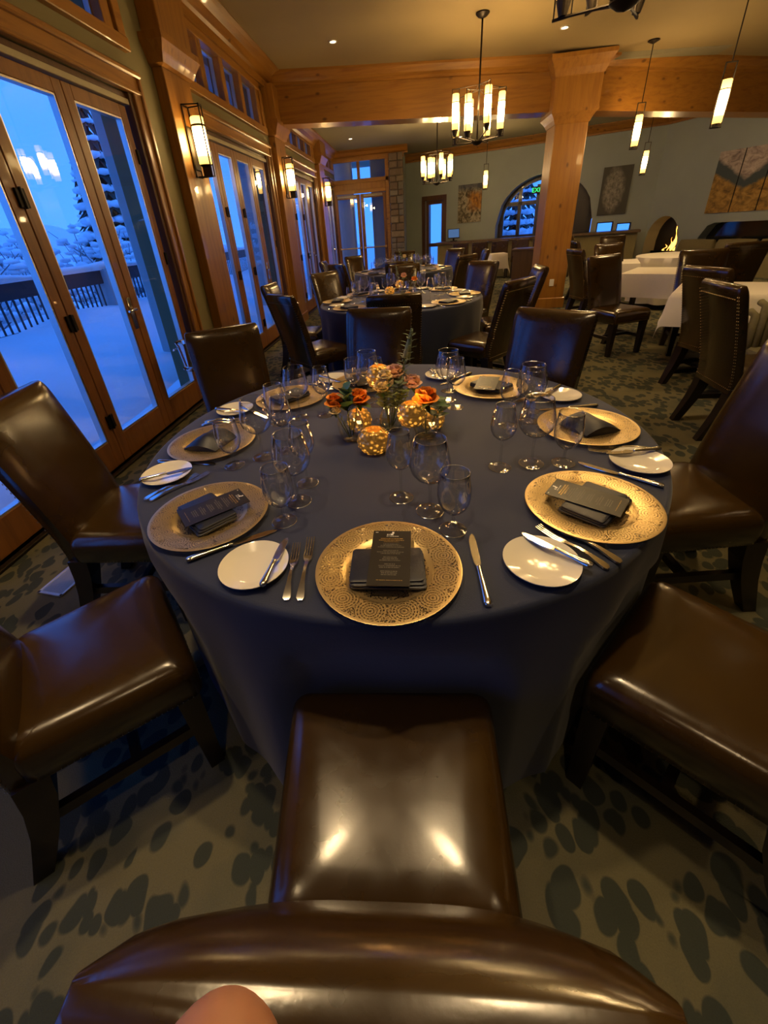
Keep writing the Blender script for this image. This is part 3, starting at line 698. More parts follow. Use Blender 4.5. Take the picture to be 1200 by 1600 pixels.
def conifer(label, x, y, h, seed):
    rnd = random.Random(seed); zb = hill(x, y) - .2
    t = thing('snowy_conifer', label, 'tree', (x, y, zb), 0, 'snowy conifers beyond the terrace')
    g = G(); g.lathe([(.12, 0), (.05, h * .8), (.01, h)], 8, (0, 0, 0), True, True); obj('trunk', g, MT['bark'], t)
    f = G(); s = G(); k = 17
    for i in range(k):
        z = h * (.12 + .86 * i / k); R = h * .20 * (1 - i / k) + .1; m_ = 13
        for j in range(m_):
            a = 2 * pi * (j + rnd.uniform(-.3, .3)) / m_ + i; rr = R * rnd.uniform(.8, 1.1); e = Vector((cos(a), sin(a), 0)); sd = Vector((-sin(a), cos(a), 0)); wd = rr * .19
            p0 = Vector((0, 0, z + h * .05)); p1 = e * rr * .6 + Vector((0, 0, z)); p2 = e * rr + Vector((0, 0, z - h * .045))
            f.add([p0, p1 - sd * wd, p2, p1 + sd * wd, p1 - Vector((0, 0, .12))], [(0, 1, 4), (1, 2, 4), (2, 3, 4), (3, 0, 4), (0, 3, 2, 1)])
            s.ball((p1.x * 1.15, p1.y * 1.15, p1.z + .05), rr * .27, 1, (1.1, 1.1, .5), .2)
    stuff(obj('foliage', f, MT['conifer'], t)); stuff(obj('snow', s, MT['snow'], t, smooth=True)); return t
conifer('tall snowy conifer beside the slate pillar outside the third glass leaf', -10.5, 14.6, 9.0, 1)
conifer('slender snowy conifer seen through the second run of doors', -11, 21, 9.5, 2)
conifer('snowy conifer far up the slope', -20, 27, 9.0, 3)
conifer('snowy conifer outside the arched window', 2.6, 19.5, 7.0, 4)
conifer('second snowy conifer outside the arched window', 4.6, 20.5, 7.5, 5)

# ------------------------------------------------------------------ parson chairs
def rrect(xf, xb, y0, y1, r, z, n=5):
    """rounded quad, half width xb at y0 (back) and xf at y1 (front)"""
    pts = []
    for (cx, cy, a0) in ((xf, y1, 0), (-xf, y1, pi / 2), (-xb, y0, pi), (xb, y0, 3 * pi / 2)):
        sx = 1 if cx > 0 else -1; sy = 1 if cy == y1 else -1
        for i in range(n + 1):
            a = a0 + (pi / 2) * i / n
            pts.append((cx - sx * r + r * cos(a), cy - sy * r + r * sin(a), z))
    return pts
def back_y(z):
    t = max(0, (z - .42) / .58); return -.188 - .150 * t ** 1.2
def pillow(hw, yr, side, bulge, z):
    """plan section of the padded back: flat outside at yr, sides of depth side, bulging inside face"""
    pts = []; n = 14
    for i in range(n + 1):
        u = 1 - 2 * i / n; uu = math.copysign(abs(u) ** .8, u)
        pts.append((hw * uu, yr + side + bulge * (1 - abs(uu) ** 4) ** .7, z))
    r = .010
    pts += [(-hw, yr + r, z), (-hw + r, yr, z), (hw - r, yr, z), (hw, yr + r, z)]
    return pts
def make_chair():
    t = thing('dining_chair', '', 'chair')
    # seat cushion with rolled edges and a low crown
    g = G(); rings = []
    for ins, z in ((.012, .352), (.0, .365), (0, .435), (.004, .455), (.012, .470), (.026, .482), (.050, .4895), (.09, .493), (.14, .495), (.19, .496)):
        k = ins; rings.append(rrect(.238 - k, .215 - k, -.20 + k, .222 - k, max(.035 - k * .1, .012), z))
    g.loft(rings); obj('seat', g, MT['leather'], t, smooth=True, angle=50)
    # backrest: a padded slab that leans and curls back
    g = G(); rings = []
    zs = [.335, .345, .40, .46, .55, .65, .75, .85, .94, .962, .978, .989, .996, 1.0, 1.001]
    for z in zs:
        th = .046 - .008 * (z - .35) / .65; hw = .200 + .016 * (z - .35) / .65; r = .022
        th = .046
        if z > .94:
            k = (z - .94) / .0612; q = .038 * (1 - sqrt(max(0, 1 - min(1, k) ** 2))); th -= q; hw -= q * .38
        yc = back_y(z); rings.append(pillow(hw, yc - .046 + (.046 - th) * .8, max(.012, .056 - (.046 - th)), max(.004, .032 - (.046 - th) * .8), z))
    g.loft(rings); obj('backrest', g, MT['leather'], t, smooth=True, angle=50)
    # legs
    for sx in (-1, 1):
        g = G(); top, bot = .030, .021; x = sx * .195; y = .175
        g.loft([[(x - top, y - top, .36), (x + top, y - top, .36), (x + top, y + top, .36), (x - top, y + top, .36)], [(x - bot, y - bot, 0), (x + bot, y - bot, 0), (x + bot, y + bot, 0), (x - bot, y + bot, 0)]][::-1])
        obj('leg', g, MT['dark_wood'], t)
    for sx in (-1, 1):
        g = G(); rings = []
        for z, y, k in ((.0, -.296, .024), (.08, -.264, .028), (.18, -.226, .032), (.28, -.198, .036), (.37, -.185, .038)):
            x = sx * .176; rings.append([(x - k, y - k, z), (x + k, y - k, z), (x + k, y + k, z), (x - k, y + k, z)])
        g.loft(rings); obj('leg', g, MT['dark_wood'], t)
    for sx in (-1, 1):
        g = G(); a, b = (sx * .19, .17), (sx * .178, -.215)
        g.hexa([(a[0] - .011, a[1], .17), (a[0] + .011, a[1], .17), (b[0] + .011, b[1], .17), (b[0] - .011, b[1], .17), (a[0] - .011, a[1], .205), (a[0] + .011, a[1], .205), (b[0] + .011, b[1], .205), (b[0] - .011, b[1], .205)][::1])
        obj('stretcher', g, MT['dark_wood'], t)
    g = G(); g.box(-.18, .18, -.012, .012, .172, .203); obj('stretcher', g, MT['dark_wood'], t)
    # nailheads along the lower edge of the seat and round the outside of the back
    g = G(); bmo = [(0, 0, 1), (1, 0, 0), (0, 1, 0), (-1, 0, 0), (0, -1, 0), (0, 0, -1)]; fo = [(0, 1, 2), (0, 2, 3), (0, 3, 4), (0, 4, 1), (5, 2, 1), (5, 3, 2), (5, 4, 3), (5, 1, 4)]
    def nail(x, y, z, r=.0026): g.add([(x + a * r, y + b * r, z + c * r) for a, b, c in bmo], fo)
    k = 24
    for i in range(k):
        f = (i + .5) / k
        for sx in (-1, 1): nail(sx * (.2155 + .0225 * f), -.13 + .325 * f, .367)
        nail(-.20 + .40 * f, .2225, .367)
    for i in range(30):
        z = .37 + .57 * i / 29; th = .046; hw = .200 + .016 * (z - .35) / .65; yc = back_y(z)
        for sx in (-1, 1): nail(sx * hw * 1.002, yc - th + .006, z); nail(sx * (hw - .005), yc - th - .0003, z)
    for i in range(20):
        nail(-.185 + .37 * i / 19, back_y(.925) - .0465, .925); nail(-.185 + .37 * i / 19, back_y(.37) - .0465, .37)
    stuff(obj('nailhead_trim', g, MT['nailhead'], t))
    return t
chair = Maker(make_chair)
def put_chair(label, o, facing, group): return chair(label, (o[0], o[1], 0), radians(facing - 90), group)
GN = 'brown leather chairs round the near table'
put_chair('brown leather dining chair nearest the camera, its back top filling the bottom edge', (.045, -1.07), 93.5, GN)
put_chair('brown leather chair with blue window sheen on its seat, front left of near table', (-.81, -.79), 42, GN)
put_chair('brown leather chair with golden sheen on its seat, front right of near table', (.815, -.76), 138.5, GN)
put_chair('brown leather chair with navy-reflecting back, at the right side of near table', (1.10, .03), 185.5, GN)
put_chair('brown leather chair with tall back before the glass doors, left side of near table', (-1.10, -.10), 7, GN)
put_chair('brown leather chair beside the steel wine bucket stand, back left of near table', (-.87, .70), -58, GN)
put_chair('brown leather chair behind the flowers, at the far side of near table', (-.20, 1.03), -100, GN)
put_chair('brown leather chair with bluish back, at the back right of near table', (.62, .72), -130, GN)
T2, T3 = (-.08, 3.40), (-.14, 6.80)
NM = {0: 'right side', 45: 'back right', 90: 'far side', 135: 'back left', 180: 'left side', 225: 'front left', 270: 'near side', 315: 'front right'}
for tn, c in (('middle', T2), ('far', T3)):
    for a in range(0, 360, 45):
        p = (c[0] + 1.1 * cos(radians(a)), c[1] + 1.1 * sin(radians(a)))
        put_chair('brown leather chair pushed up to the %s of the %s navy table' % (NM[a], tn), p, a + 180 + random.uniform(-3, 3), 'brown leather chairs round the %s table' % tn)
GR = 'leather chairs among the white tables'
for lb, o, f in [('brown leather chair seen from the front, by the white tables right of the column', (2.33, 3.72), -68),
                 ('brown leather chair seen from behind, nearest the camera at the white tables', (2.34, 1.55), -3),
                 ('brown leather chair just behind the nearest one at the white tables', (2.68, 2.46), 14),
                 ('brown leather chair behind the nearest white table, facing the camera', (3.05, 3.55), -105),
                 ('dark leather chair facing the olive bench beside the round white table', (3.95, 4.75), 80),
                 ('leather chair at the second white table, facing away from the bench', (3.0, 5.55), -80),
                 ('leather chair turned sideways close behind the pine column', (2.62, 5.35), 10),
                 ('leather chair at the far side of the round white table', (3.75, 7.7), -100),
                 ('leather chair left of the round white table, near the fireplace', (3.2, 7.2), 0)]:
    put_chair(lb, o, f, GR)

# ------------------------------------------------------------------ round tables under navy cloths
TOP = .762
def cloth_round(name, label, c, R, seed, mt, push=()):
    rnd = random.Random(seed); ph = [rnd.uniform(0, 6.28) for _ in range(6)]; n = 256
    def fold(a): return .5 * sin(13 * a + ph[0] + .8 * sin(3 * a + ph[1])) + .3 * sin(21 * a + ph[2] + .7 * sin(2 * a)) + .25 * sin(7 * a + ph[3])
    g = G(); g.add([(0, 0, TOP)], []); rings = [[(r * R * cos(2 * pi * k / n), r * R * sin(2 * pi * k / n), TOP) for k in range(n)] for r in (.25, .5, .75, .9, .985)]
    for dz, dr in ((.001, .992), (.004, .997), (.010, 1.0), (.022, 1.002)):
        rings.append([(R * dr * cos(2 * pi * k / n), R * dr * sin(2 * pi * k / n), TOP - dz) for k in range(n)])
    for i in range(1, 15):
        t = i / 14; z = TOP - .022 - (TOP - .024) * t; ring = []
        for k in range(n):
            a = 2 * pi * k / n; r = R * 1.002 + .004 + (.045 * fold(a) - .005) * t ** .75
            for pa, pr in push:
                da = abs((a - pa + pi) % (2 * pi) - pi)
                if da < .42 and z < .72:
                    lim = pr / cos(min(da, .27)) + .10 * max(0, da - .25) / .17 + .34 * max(0, z - .50)
                    r = min(r, lim + .006 * fold(a))
            ring.append((r * cos(a), r * sin(a), z))
        rings.append(ring)
    o = len(g.v); vs = [p for r in rings for p in r]; fs = []
    for i in range(len(rings) - 1):
        for k in range(n): fs.append((i * n + k, (i + 1) * n + k, (i + 1) * n + (k + 1) % n, i * n + (k + 1) % n))
    g.add(vs, fs)
    for k in range(n): g.f.append((0, o + k, o + (k + 1) % n)); g.fm.append(0)
    t = obj(name, g, mt, smooth=True, loc=(c[0], c[1], 0)); return tag(t, label, 'tablecloth', 'floor-length navy tablecloths')
cloth_round('round_tablecloth', 'navy floor-length tablecloth over the large near round table', (0, 0), .902, 3, MT['navy'], [(radians(q), pr) for q, pr in ((273, .835), (224, .875), (317, .87), (2, .865), (185, .865), (141, .88), (101, .81), (49.5, .71))])
cloth_round('round_tablecloth', 'navy floor-length tablecloth over the middle round table', T2, .87, 4, MT['navy'], [(radians(q), .855) for q in range(0, 360, 45)])
cloth_round('round_tablecloth', 'navy floor-length tablecloth over the far round table', T3, .87, 5, MT['navy'], [(radians(q), .855) for q in range(0, 360, 45)])

# ------------------------------------------------------------------ tableware builders
Z0 = TOP + .0005
def make_charger():
    g = G(); g.lathe([(.0001, .004), (.05, .004), (.095, .0045), (.102, .009), (.112, .012), (.150, .0145), (.163, .016), (.1655, .0155), (.163, .0125), (.11, .009), (.10, .002), (.05, .0005), (.0001, .0005)], 72)
    o = obj('charger_plate', g, MT['charger'], smooth=True, angle=60); o['category'] = 'charger plate'
    return o
charger = Maker(make_charger)
def make_plate():
    g = G(); g.lathe([(.0001, .005), (.048, .005), (.056, .008), (.080, .0155), (.0825, .0165), (.0825, .0145), (.078, .012), (.052, .003), (.046, .0), (.0001, .001)], 48)
    o = obj('bread_plate', g, MT['porcelain'], smooth=True, angle=60); o['category'] = 'plate'; return o
plate = Maker(make_plate)
def glass_maker(name, foot, stem_top, bowl, cat='wine glass'):
    def fn():
        t = thing(name, '', cat)
        g = G(); g.lathe([(.006, .013), (.010, .0075), (.017, .0042), (.026, .0024), (foot, .0012), (foot, .0), (.0001, .0)], 32); g.mi = 1; g.lathe([(foot - .0005, .0016), (foot + .0007, .0010), (foot + .0004, 0), (foot - .0008, .0002)], 32); obj('foot', g, [MT['glass_foot'], MT['glass_rim']], t, smooth=True, angle=50)
        g = G(); g.lathe([(.0062, .0128), (.0046, .020), (.0038, .030), (.0036, stem_top * .6), (.0042, stem_top - .010), (.0075, stem_top)], 14); obj('stem', g, MT['glass_stem'], t, smooth=True)
        # outer and inner wall joined by a rim
        inner = [(max(r - .0011, .0001), z + (.0035 if i == 0 else .0006)) for i, (r, z) in enumerate(bowl)]
        g = G(); g.lathe(bowl + [(bowl[-1][0] - .0005, bowl[-1][1] + .0007)] + inner[::-1], 36); rr, rz_ = bowl[-1]; g.mi = 1; g.lathe([(rr - .0013, rz_ + .0002), (rr - .0004, rz_ + .0011), (rr + .0004, rz_ + .0003), (rr - .0004, rz_ - .0006)], 36); obj('bowl', g, [MT['wine_glass'], MT['glass_rim']], t, smooth=True)
        return t
    return Maker(fn)
GL = {
 'balloon': glass_maker('balloon_wine_glass', .037, .095, [(.0075, .095), (.022, .099), (.038, .110), (.049, .126), (.0535, .143), (.0525, .162), (.047, .188), (.0405, .220)]),
 'wine': glass_maker('wine_glass', .034, .098, [(.007, .098), (.018, .102), (.030, .114), (.037, .130), (.0388, .146), (.036, .170), (.031, .192), (.0275, .210)]),
 'water': glass_maker('water_goblet', .034, .052, [(.0075, .052), (.019, .057), (.031, .070), (.039, .088), (.0415, .106), (.0405, .130), (.0375, .152), (.0355, .170)], 'goblet')}
GLN = {'balloon': 'large balloon-bowled wine glass', 'wine': 'slim tall-stemmed white wine glass', 'water': 'short-stemmed water goblet'}
def blade_section(pts):
    """flat strip from (x, halfwidth, z, thickness)"""
    rings = []
    for x, hw, z, th, off in pts: rings.append([(x, off - hw, z), (x, off + hw, z), (x, off + hw * .9, z + th), (x, off - hw * .9, z + th)])
    g = G(); g.loft(rings); return g
def make_knife(L=.232, name='dinner_knife'):
    s = L / .232
    def fn():
        t = thing(name, '', 'knife')
        g = blade_section([(.0, .001, .002, .0012, .004 * s), (.008 * s, .006, .002, .0014, .003 * s), (.03 * s, .0095, .002, .0018, .001 * s), (.075 * s, .0098, .002, .002, 0), (.105 * s, .0085, .002, .0026, 0), (.118 * s, .0055, .002, .004, 0)])
        obj('blade', g, MT['silver'], t, smooth=True, angle=35)
        g = G(); P = [(.116, .0045), (.122, .0066), (.128, .0055), (.15, .0062), (.185, .0074), (.215, .0090), (.226, .0088), (.231, .006)]
        g.tube([(x * s, 0, .0065) for x, r in P], [r for x, r in P], 10, True, .72); obj('handle', g, MT['silver'], t, smooth=True, angle=40); return t
    return Maker(fn)
knife = make_knife(); butter = make_knife(.168, 'butter_knife')
def make_fork(L=.205, name='dinner_fork'):
    s = L / .205
    def fn():
        t = thing(name, '', 'fork')
        pts = [(.066, .0115, .004, .002, 0), (.078, .0105, .003, .0026, 0), (.090, .005, .004, .004, 0), (.12, .0038, .009, .004, 0), (.155, .0055, .008, .004, 0), (.185, .0090, .004, .004, 0), (.199, .0095, .002, .004, 0), (.205, .005, .002, .0025, 0)]
        g = blade_section([(a * s, b, c, d, e) for a, b, c, d, e in pts]); obj('handle', g, MT['silver'], t, smooth=True, angle=40)
        for i in range(4):
            y = -.009 + .006 * i; pts = [(.0, .0010, .009, .001, y), (.02, .0016, .0065, .0015, y), (.05, .0018, .004, .002, y), (.070, .0021, .004, .002, y)]
            g = blade_section([(a * s, b, c, d, e) for a, b, c, d, e in pts]); obj('tine', g, MT['silver'], t)
        return t
    return Maker(fn)
fork_big, fork_small = make_fork(), make_fork(.182, 'salad_fork')
def make_napkin(seed):
    def fn():
        rnd = random.Random(seed); g = G(); z = 0
        nx, ny = 16, 12
        for L_, (hx, hy, h, ox, oy) in enumerate(((.083, .058, .008, 0, 0), (.081, .056, .006, .001, .001), (.080, .053, .006, -.001, .003))):
            rings = []
            for q, k in ((.0, .004), (.25, .0), (.75, .0), (1.0, .004)):
                ring = rrect(hx - k, hx - k, oy - hy + k, oy + hy - k, .008, z + h * q, 4); ring = [(x + ox + .002 * sin(y * 70 + L_), y + .0015 * sin(x * 60 + L_ * 2), zz + .0025 * q * sin(x * 40 + seed) * cos(y * 35)) for x, y, zz in ring]; rings.append(ring)
            g.loft(rings); z += h * .92
        o = obj('folded_napkin', g, MT['napkin'], smooth=True, angle=45); o['category'] = 'napkin'; return o
    return Maker(fn)
napkin = make_napkin(1)
def make_puff():
    """napkin folded into a raised soft wedge"""
    g = G(); n = 9; rows = []
    for j in range(n):
        v = j / (n - 1); row = []
        for i in range(n):
            u = i / (n - 1); x = (u - .5) * .17 * (1 - .25 * v); y = (v - .5) * .13
            z = .004 + .045 * sin(pi * min(1, max(0, v * .9 + .05))) * (1 - .5 * (2 * u - 1) ** 2) + .004 * sin(9 * u + 3 * v)
            row.append((x, y, z))
        rows.append(row)
    vs = [p for r in rows for p in r] + [(p[0], p[1], .001) for r in rows for p in r]; N_ = n * n; fs = []
    for j in range(n - 1):
        for i in range(n - 1):
            a = j * n + i; fs.append((a, a + 1, a + n + 1, a + n)); fs.append((a + N_, a + n + N_, a + n + 1 + N_, a + 1 + N_))
    for i in range(n - 1):
        fs += [(i, i + N_, i + 1 + N_, i + 1), ((n - 1) * n + i, (n - 1) * n + i + 1, (n - 1) * n + i + 1 + N_, (n - 1) * n + i + N_), (i * n, (i + 1) * n, (i + 1) * n + N_, i * n + N_), (i * n + n - 1, i * n + n - 1 + N_, (i + 1) * n + n - 1 + N_, (i + 1) * n + n - 1)]
    g.add(vs, fs); o = obj('folded_napkin', g, MT['napkin'], smooth=True, angle=50); o['category'] = 'napkin'; return o
puff = Maker(make_puff)
def make_menu():
    t = thing('menu_card', '', 'menu')
    g = G(); g.box(-.046, .046, -.091, .091, 0, .0012); obj('card', g, MT['menu'], t)
    rnd = random.Random(5)
    def line(g, y, x0, x1, h): 
        x = x0
        while x < x1 - .001:
            w_ = min(rnd.choice((.0009, .0012, .0016, .0010)), x1 - x); g.add([(x, y, .0015), (x + w_, y, .0015), (x + w_, y + h, .0015), (x, y + h, .0015)], [(0, 1, 2, 3)]); x += w_ + rnd.choice((.0005, .0005, .0006, .0016))
    g = G(); g.add([(-.004, .074, .0015), (.003, .074, .0015), (.003, .080, .0015), (-.004, .080, .0015)], [(0, 1, 2, 3)]); g.add([(.0, .080, .0015), (.005, .080, .0015), (.005, .087, .0015), (.0, .087, .0015)], [(0, 1, 2, 3)]); line(g, .0735, -.012, -.005, .005); line(g, .069, -.013, .017, .002); line(g, .083, -.040, -.033, .003)
    stuff(obj('emblem_print', g, MT['ink_white'], t))
    g = G(); line(g, .060, -.026, .028, .0026); line(g, .054, -.030, .030, .0026); line(g, .049, -.018, .018, .0012); line(g, -.076, -.026, .030, .0014)
    stuff(obj('title_print', g, MT['ink_gold'], t))
    g = G()
    for b in range(5):
        for q in range(3):
            hw = rnd.uniform(.017, .032) if q else rnd.uniform(.010, .020); line(g, .040 - b * .0225 - q * .0052, -hw, hw, .0024)
    stuff(obj('dish_print', g, MT['ink'], t)); return t
menu = Maker(make_menu)

PLN = {0: 'front place of near table', 1: 'front right place of near table', 2: 'right-hand place of near table', 3: 'back right place of near table', 4: 'back place of near table', 5: 'back left place of near table', 6: 'left-hand place of near table', 7: 'front left place of near table'}
CH = [(.035, -.753), (.557, -.501), (.707, -.011), (.435, .441), (-.161, .571), (-.496, .382), (-.686, -.083), (-.485, -.552)]
PL = [(-.283, -.755), (.376, -.723), (.772, -.274), (.706, .305), (.226, .645), (-.331, .655), (-.725, .250), (-.743, -.324)]
GLS = [[('wine', .056, -.454), ('balloon', .136, -.520), ('water', .192, -.600)], [('wine', .360, -.285), ('balloon', .460, -.263), ('water', .557, -.261)],
       [('wine', .440, .030), ('balloon', .520, .066), ('water', .555, .165)], [('wine', .262, .225), ('balloon', .235, .315), ('water', .248, .430)],
       [('wine', -.072, .278), ('balloon', -.116, .355), ('water', -.195, .428)], [('wine', -.291, .176), ('balloon', -.395, .158), ('water', -.475, .100)],
       [('wine', -.370, -.148), ('balloon', -.445, -.195), ('water', -.530, -.255)], [('wine', -.241, -.374), ('balloon', -.245, -.474), ('water', -.262, -.570)]]
KN = {0: ((.233, -.635), (.243, -.838)), 1: ((.605, -.270), (.772, -.404)), 2: ((.600, .165), (.805, .190)), 6: ((-.600, -.243), (-.837, -.228)), 7: ((-.273, -.610), (-.464, -.739))}
BK = {0: ((-.229, -.673), (-.236, -.821)), 1: ((.355, -.640), (.47, -.745)), 2: ((.690, -.238), (.856, -.215)), 3: ((.621, .274), (.735, .405)), 6: ((-.64, .205), (-.82, .24)), 7: ((-.667, -.300), (-.797, -.381))}
FK = {0: (((-.169, -.642), (-.148, -.857)), ((-.200, -.668), (-.178, -.855))), 1: (((.420, -.560), (.545, -.712)), ((.400, -.592), (.515, -.735))), 2: (((.671, -.165), (.850, -.185)), ((.655, -.190), (.83, -.215))), 7: (((-.595, -.310), (-.721, -.478)), ((-.628, -.318), (-.745, -.478)))}
def lay(maker, label, a, b, z, L, group):
    """cutlery with its tip at a, pointing from b"""
    d = Vector((b[0] - a[0], b[1] - a[1])); ang = atan2(d.y, d.x); c = Vector(((a[0] + b[0]) / 2, (a[1] + b[1]) / 2)) - Vector((cos(ang), sin(ang))) * L / 2
    return maker(label, (c.x, c.y, z), ang, group)
for i in range(8):
    P = PLN[i]; c = Vector(CH[i]); f = -c.normalized(); s = Vector((f.y, -f.x)); rz = atan2(f.y, f.x) - pi / 2
    charger('round gold filigree charger plate at the ' + P, (c.x, c.y, Z0), rz + .1 * i, 'gold charger plates on the near table')
    puffed = i in (2, 6)
    q = c - f * .010
    if puffed:
        puff('dark navy napkin folded into a raised wedge, ' + P, (c.x, c.y, Z0 + .0045), rz + (.5 if i == 2 else -.4), 'navy napkins on the near table')
    else:
        napkin('folded navy napkin under the menu card, ' + P, (q.x, q.y, Z0 + .0085), rz, 'navy napkins on the near table')
    if i not in (2, 5, 6):
        q = c + f * .014 + s * (.006 if i != 1 else -.006)
        menu('black menu card with pale print lying on the napkin, ' + P, (q.x, q.y, Z0 + .0300), rz + {0: -.05, 1: .12, 7: -.12, 3: .5, 4: 0}.get(i, 0), 'menu cards on the near table')
    plate('small cream bread plate at the ' + P, (PL[i][0], PL[i][1], Z0), 0, 'bread plates on the near table')
    def loc(x, y): v = c + s * x + f * y; return (v.x, v.y)
    a, b = KN.get(i, (loc(.205, .10), loc(.205, -.12)))
    lay(knife, 'silver dinner knife beside the charger, ' + P, a, b, Z0, .232, 'dinner knives on the near table')
    pc = Vector(PL[i]); a, b = BK.get(i, ((pc.x + s.x * .035 + f.x * .09, pc.y + s.y * .035 + f.y * .09), (pc.x + s.x * .035 - f.x * .08, pc.y + s.y * .035 - f.y * .08)))
    lay(butter, 'silver butter knife resting across the bread plate, ' + P, a, b, Z0 + .0155, .168, 'butter knives on the near table')
    fk = FK.get(i, ((loc(-.195, .09), loc(-.195, -.11)), (loc(-.225, .075), loc(-.225, -.11))))
    lay(fork_big, 'longer silver fork next to the charger, ' + P, fk[0][0], fk[0][1], Z0, .205, 'dinner forks on the near table')
    lay(fork_small, 'shorter outer silver fork, ' + P, fk[1][0], fk[1][1], Z0, .182, 'salad forks on the near table')
    for kind, x, y in GLS[i]:
        GL[kind](GLN[kind] + ' at the ' + P, (x, y, Z0), 0, {'balloon': 'balloon wine glasses', 'wine': 'slim wine glasses', 'water': 'water goblets'}[kind] + ' on the near table')
# the middle and far tables, laid the same way
for tn, C_, R_c in (('middle', T2, .69), ('far', T3, .69)):
    for a in range(0, 360, 45):
        f = -Vector((cos(radians(a)), sin(radians(a)))); s = Vector((f.y, -f.x)); c = Vector(C_) - f * R_c; rz = atan2(f.y, f.x) - pi / 2
        P = '%s of the %s table' % (NM[a] + ' place' , tn)
        def at(x, y): v = c + s * x + f * y; return (v.x, v.y, Z0)
        charger('gold charger plate at the ' + P, at(0, 0), rz, 'gold charger plates on the %s table' % tn)
        napkin('folded navy napkin on charger, ' + P, (c.x, c.y, Z0 + .0085), rz, 'navy napkins on the %s table' % tn)
        plate('cream bread plate at the ' + P, at(-.26, .03), 0, 'bread plates on the %s table' % tn)
        for kind, x, y in (('wine', .05, .29), ('balloon', .12, .235), ('water', .19, .18)):
            GL[kind](GLN[kind] + ', ' + P, at(x, y), 0, '%s glasses on the %s table' % (kind, tn))
        if tn == 'middle':
            q0, q1 = at(.20, .1), at(.20, -.12); lay(knife, 'silver knife at the ' + P, q0, q1, Z0, .232, 'knives on the middle table')
            q0, q1 = at(-.185, .06), at(-.185, -.11); lay(fork_big, 'silver fork at the ' + P, q0, q1, Z0, .205, 'forks on the middle table')

# ------------------------------------------------------------------ centrepieces: votives, vases, flowers
def votive_mesh(r, h):
    g = G(); n, k = 44, 18; rings = []
    for j in range(k + 1):
        t = j / k; z = h * t; rr = r * sqrt(max(.0, 1 - ((t - .47) / .62) ** 2)) * (1.0 if t < .97 else .97)
        ring = []
        for q in range(n):
            a = 2 * pi * q / n; b = abs(sin(5.5 * a + (j // 3 % 2) * pi / 2)) * abs(sin(pi * (j / 3.0 % 1)))
            ring.append(((rr + .0045 * b) * cos(a), (rr + .0045 * b) * sin(a), z))
        rings.append(ring)
    g.loft(rings, True, False); return g
def votive(label, loc, r, h, foot=0.0, group='glowing votives on the near table', light=.35):
    t = thing('candle_votive', label, 'candle holder', loc, 0, group)
    gl = obj('globe', votive_mesh(r, h), MT['votive'], t, smooth=True, loc=(0, 0, foot))
    if foot:
        g = G(); g.lathe([(.0001, .003), (.018, .004), (.034, .001), (.034, 0), (.0001, 0)], 28); obj('foot', g, MT['vase_glass'], t, smooth=True, angle=50)
        g = G(); g.lathe([(.010, .004), (.0055, .012), (.0045, foot * .6), (.011, foot + .002)], 14); obj('stem', g, MT['vase_glass'], t, smooth=True)
    g = G(); g.lathe([(.018, .006), (.018, h * .45)], 16, (0, 0, foot), True, True); obj('candle', g, MT['wax'], t)
    ld = bpy.data.lights.new('candle_light', 'POINT'); ld.energy = light * LAMP; ld.color = (1, .48, .14); ld.shadow_soft_size = .012
    link('candle_light', ld, t, (0, 0, foot + h + .012))
    g = G(); g.lathe([(.0005, h * .50), (.004, h * .58), (.0035, h * .68), (.0005, h * .85)], 8, (0, 0, foot), True, True); obj('candle_flame', g, MT['candle_flame'], t, smooth=True)
    return t
votive('low round glowing mercury-glass votive in front of the flowers', (-.048, -.155, Z0), .056, .082)
votive('glowing globe votive on a short glass pedestal, right of centre vase', (.084, -.128, Z0), .046, .080, .085)
votive('tallest glowing globe votive on pedestal, behind the cream flowers', (-.044, .100, Z0), .046, .080, .150)
votive('glowing votive half hidden behind the left flower vase', (-.122, .030, Z0), .046, .080)
votive('glowing votive half hidden behind the right rose vase', (.158, .030, Z0), .046, .080)
for tn, C_ in (('middle', T2), ('far', T3)):
    votive('glowing votive at the left of the %s table centrepiece' % tn, (C_[0] - .10, C_[1] - .12, Z0), .05, .08, .06, 'votives on the farther tables')
    votive('glowing votive at the right of the %s table centrepiece' % tn, (C_[0] + .09, C_[1] - .15, Z0), .05, .08, .0, 'votives on the farther tables')
votive('third glowing votive on the middle table, behind the two others', (T2[0] - .0, T2[1] + .05, Z0), .045, .08, .10, 'votives on the farther tables')

def vase(label, loc, prof, wl):
    t = thing('glass_vase', label, 'vase', loc, 0, 'clear flower vases')
    inner = [(max(r - .002, .0001), z + .004) for r, z in prof]; g = G(); g.lathe(prof + inner[::-1], 32, (0, 0, 0), True, True); obj('glass', g, MT['vase_glass'], t, smooth=True, angle=60)
    w_ = [(r - .0025, z + .005) for r, z in prof if z < wl]; w_.append((w_[-1][0] * 1.0, wl)); g = G(); g.lathe(w_, 28, (0, 0, 0), True, True); obj('water', g, MT['water'], t, smooth=True, angle=60)
    return t
BUD = [(.030, 0), (.036, .004), (.047, .04), (.048, .07), (.040, .098), (.038, .108)]
BOT = [(.036, 0), (.042, .004), (.045, .035), (.043, .06), (.026, .10), (.024, .14), (.027, .152)]
vase('clear glass vase of orange roses on the left of the centrepiece', (-.143, -.062, Z0), BUD, .062)
vase('clear bottle-necked vase of cream flowers in the middle of the centrepiece', (.001, .023, Z0), BOT, .07)
vase('clear glass vase of one orange rose on the right of the centrepiece', (.133, -.055, Z0), BUD, .055)
vase('clear bottle vase of pale flowers on the middle table', (T2[0] + .02, T2[1] - .03, Z0), BOT, .07)
vase('clear bottle vase of pale flowers on the far table', (T3[0] + .02, T3[1] - .03, Z0), BOT, .07)

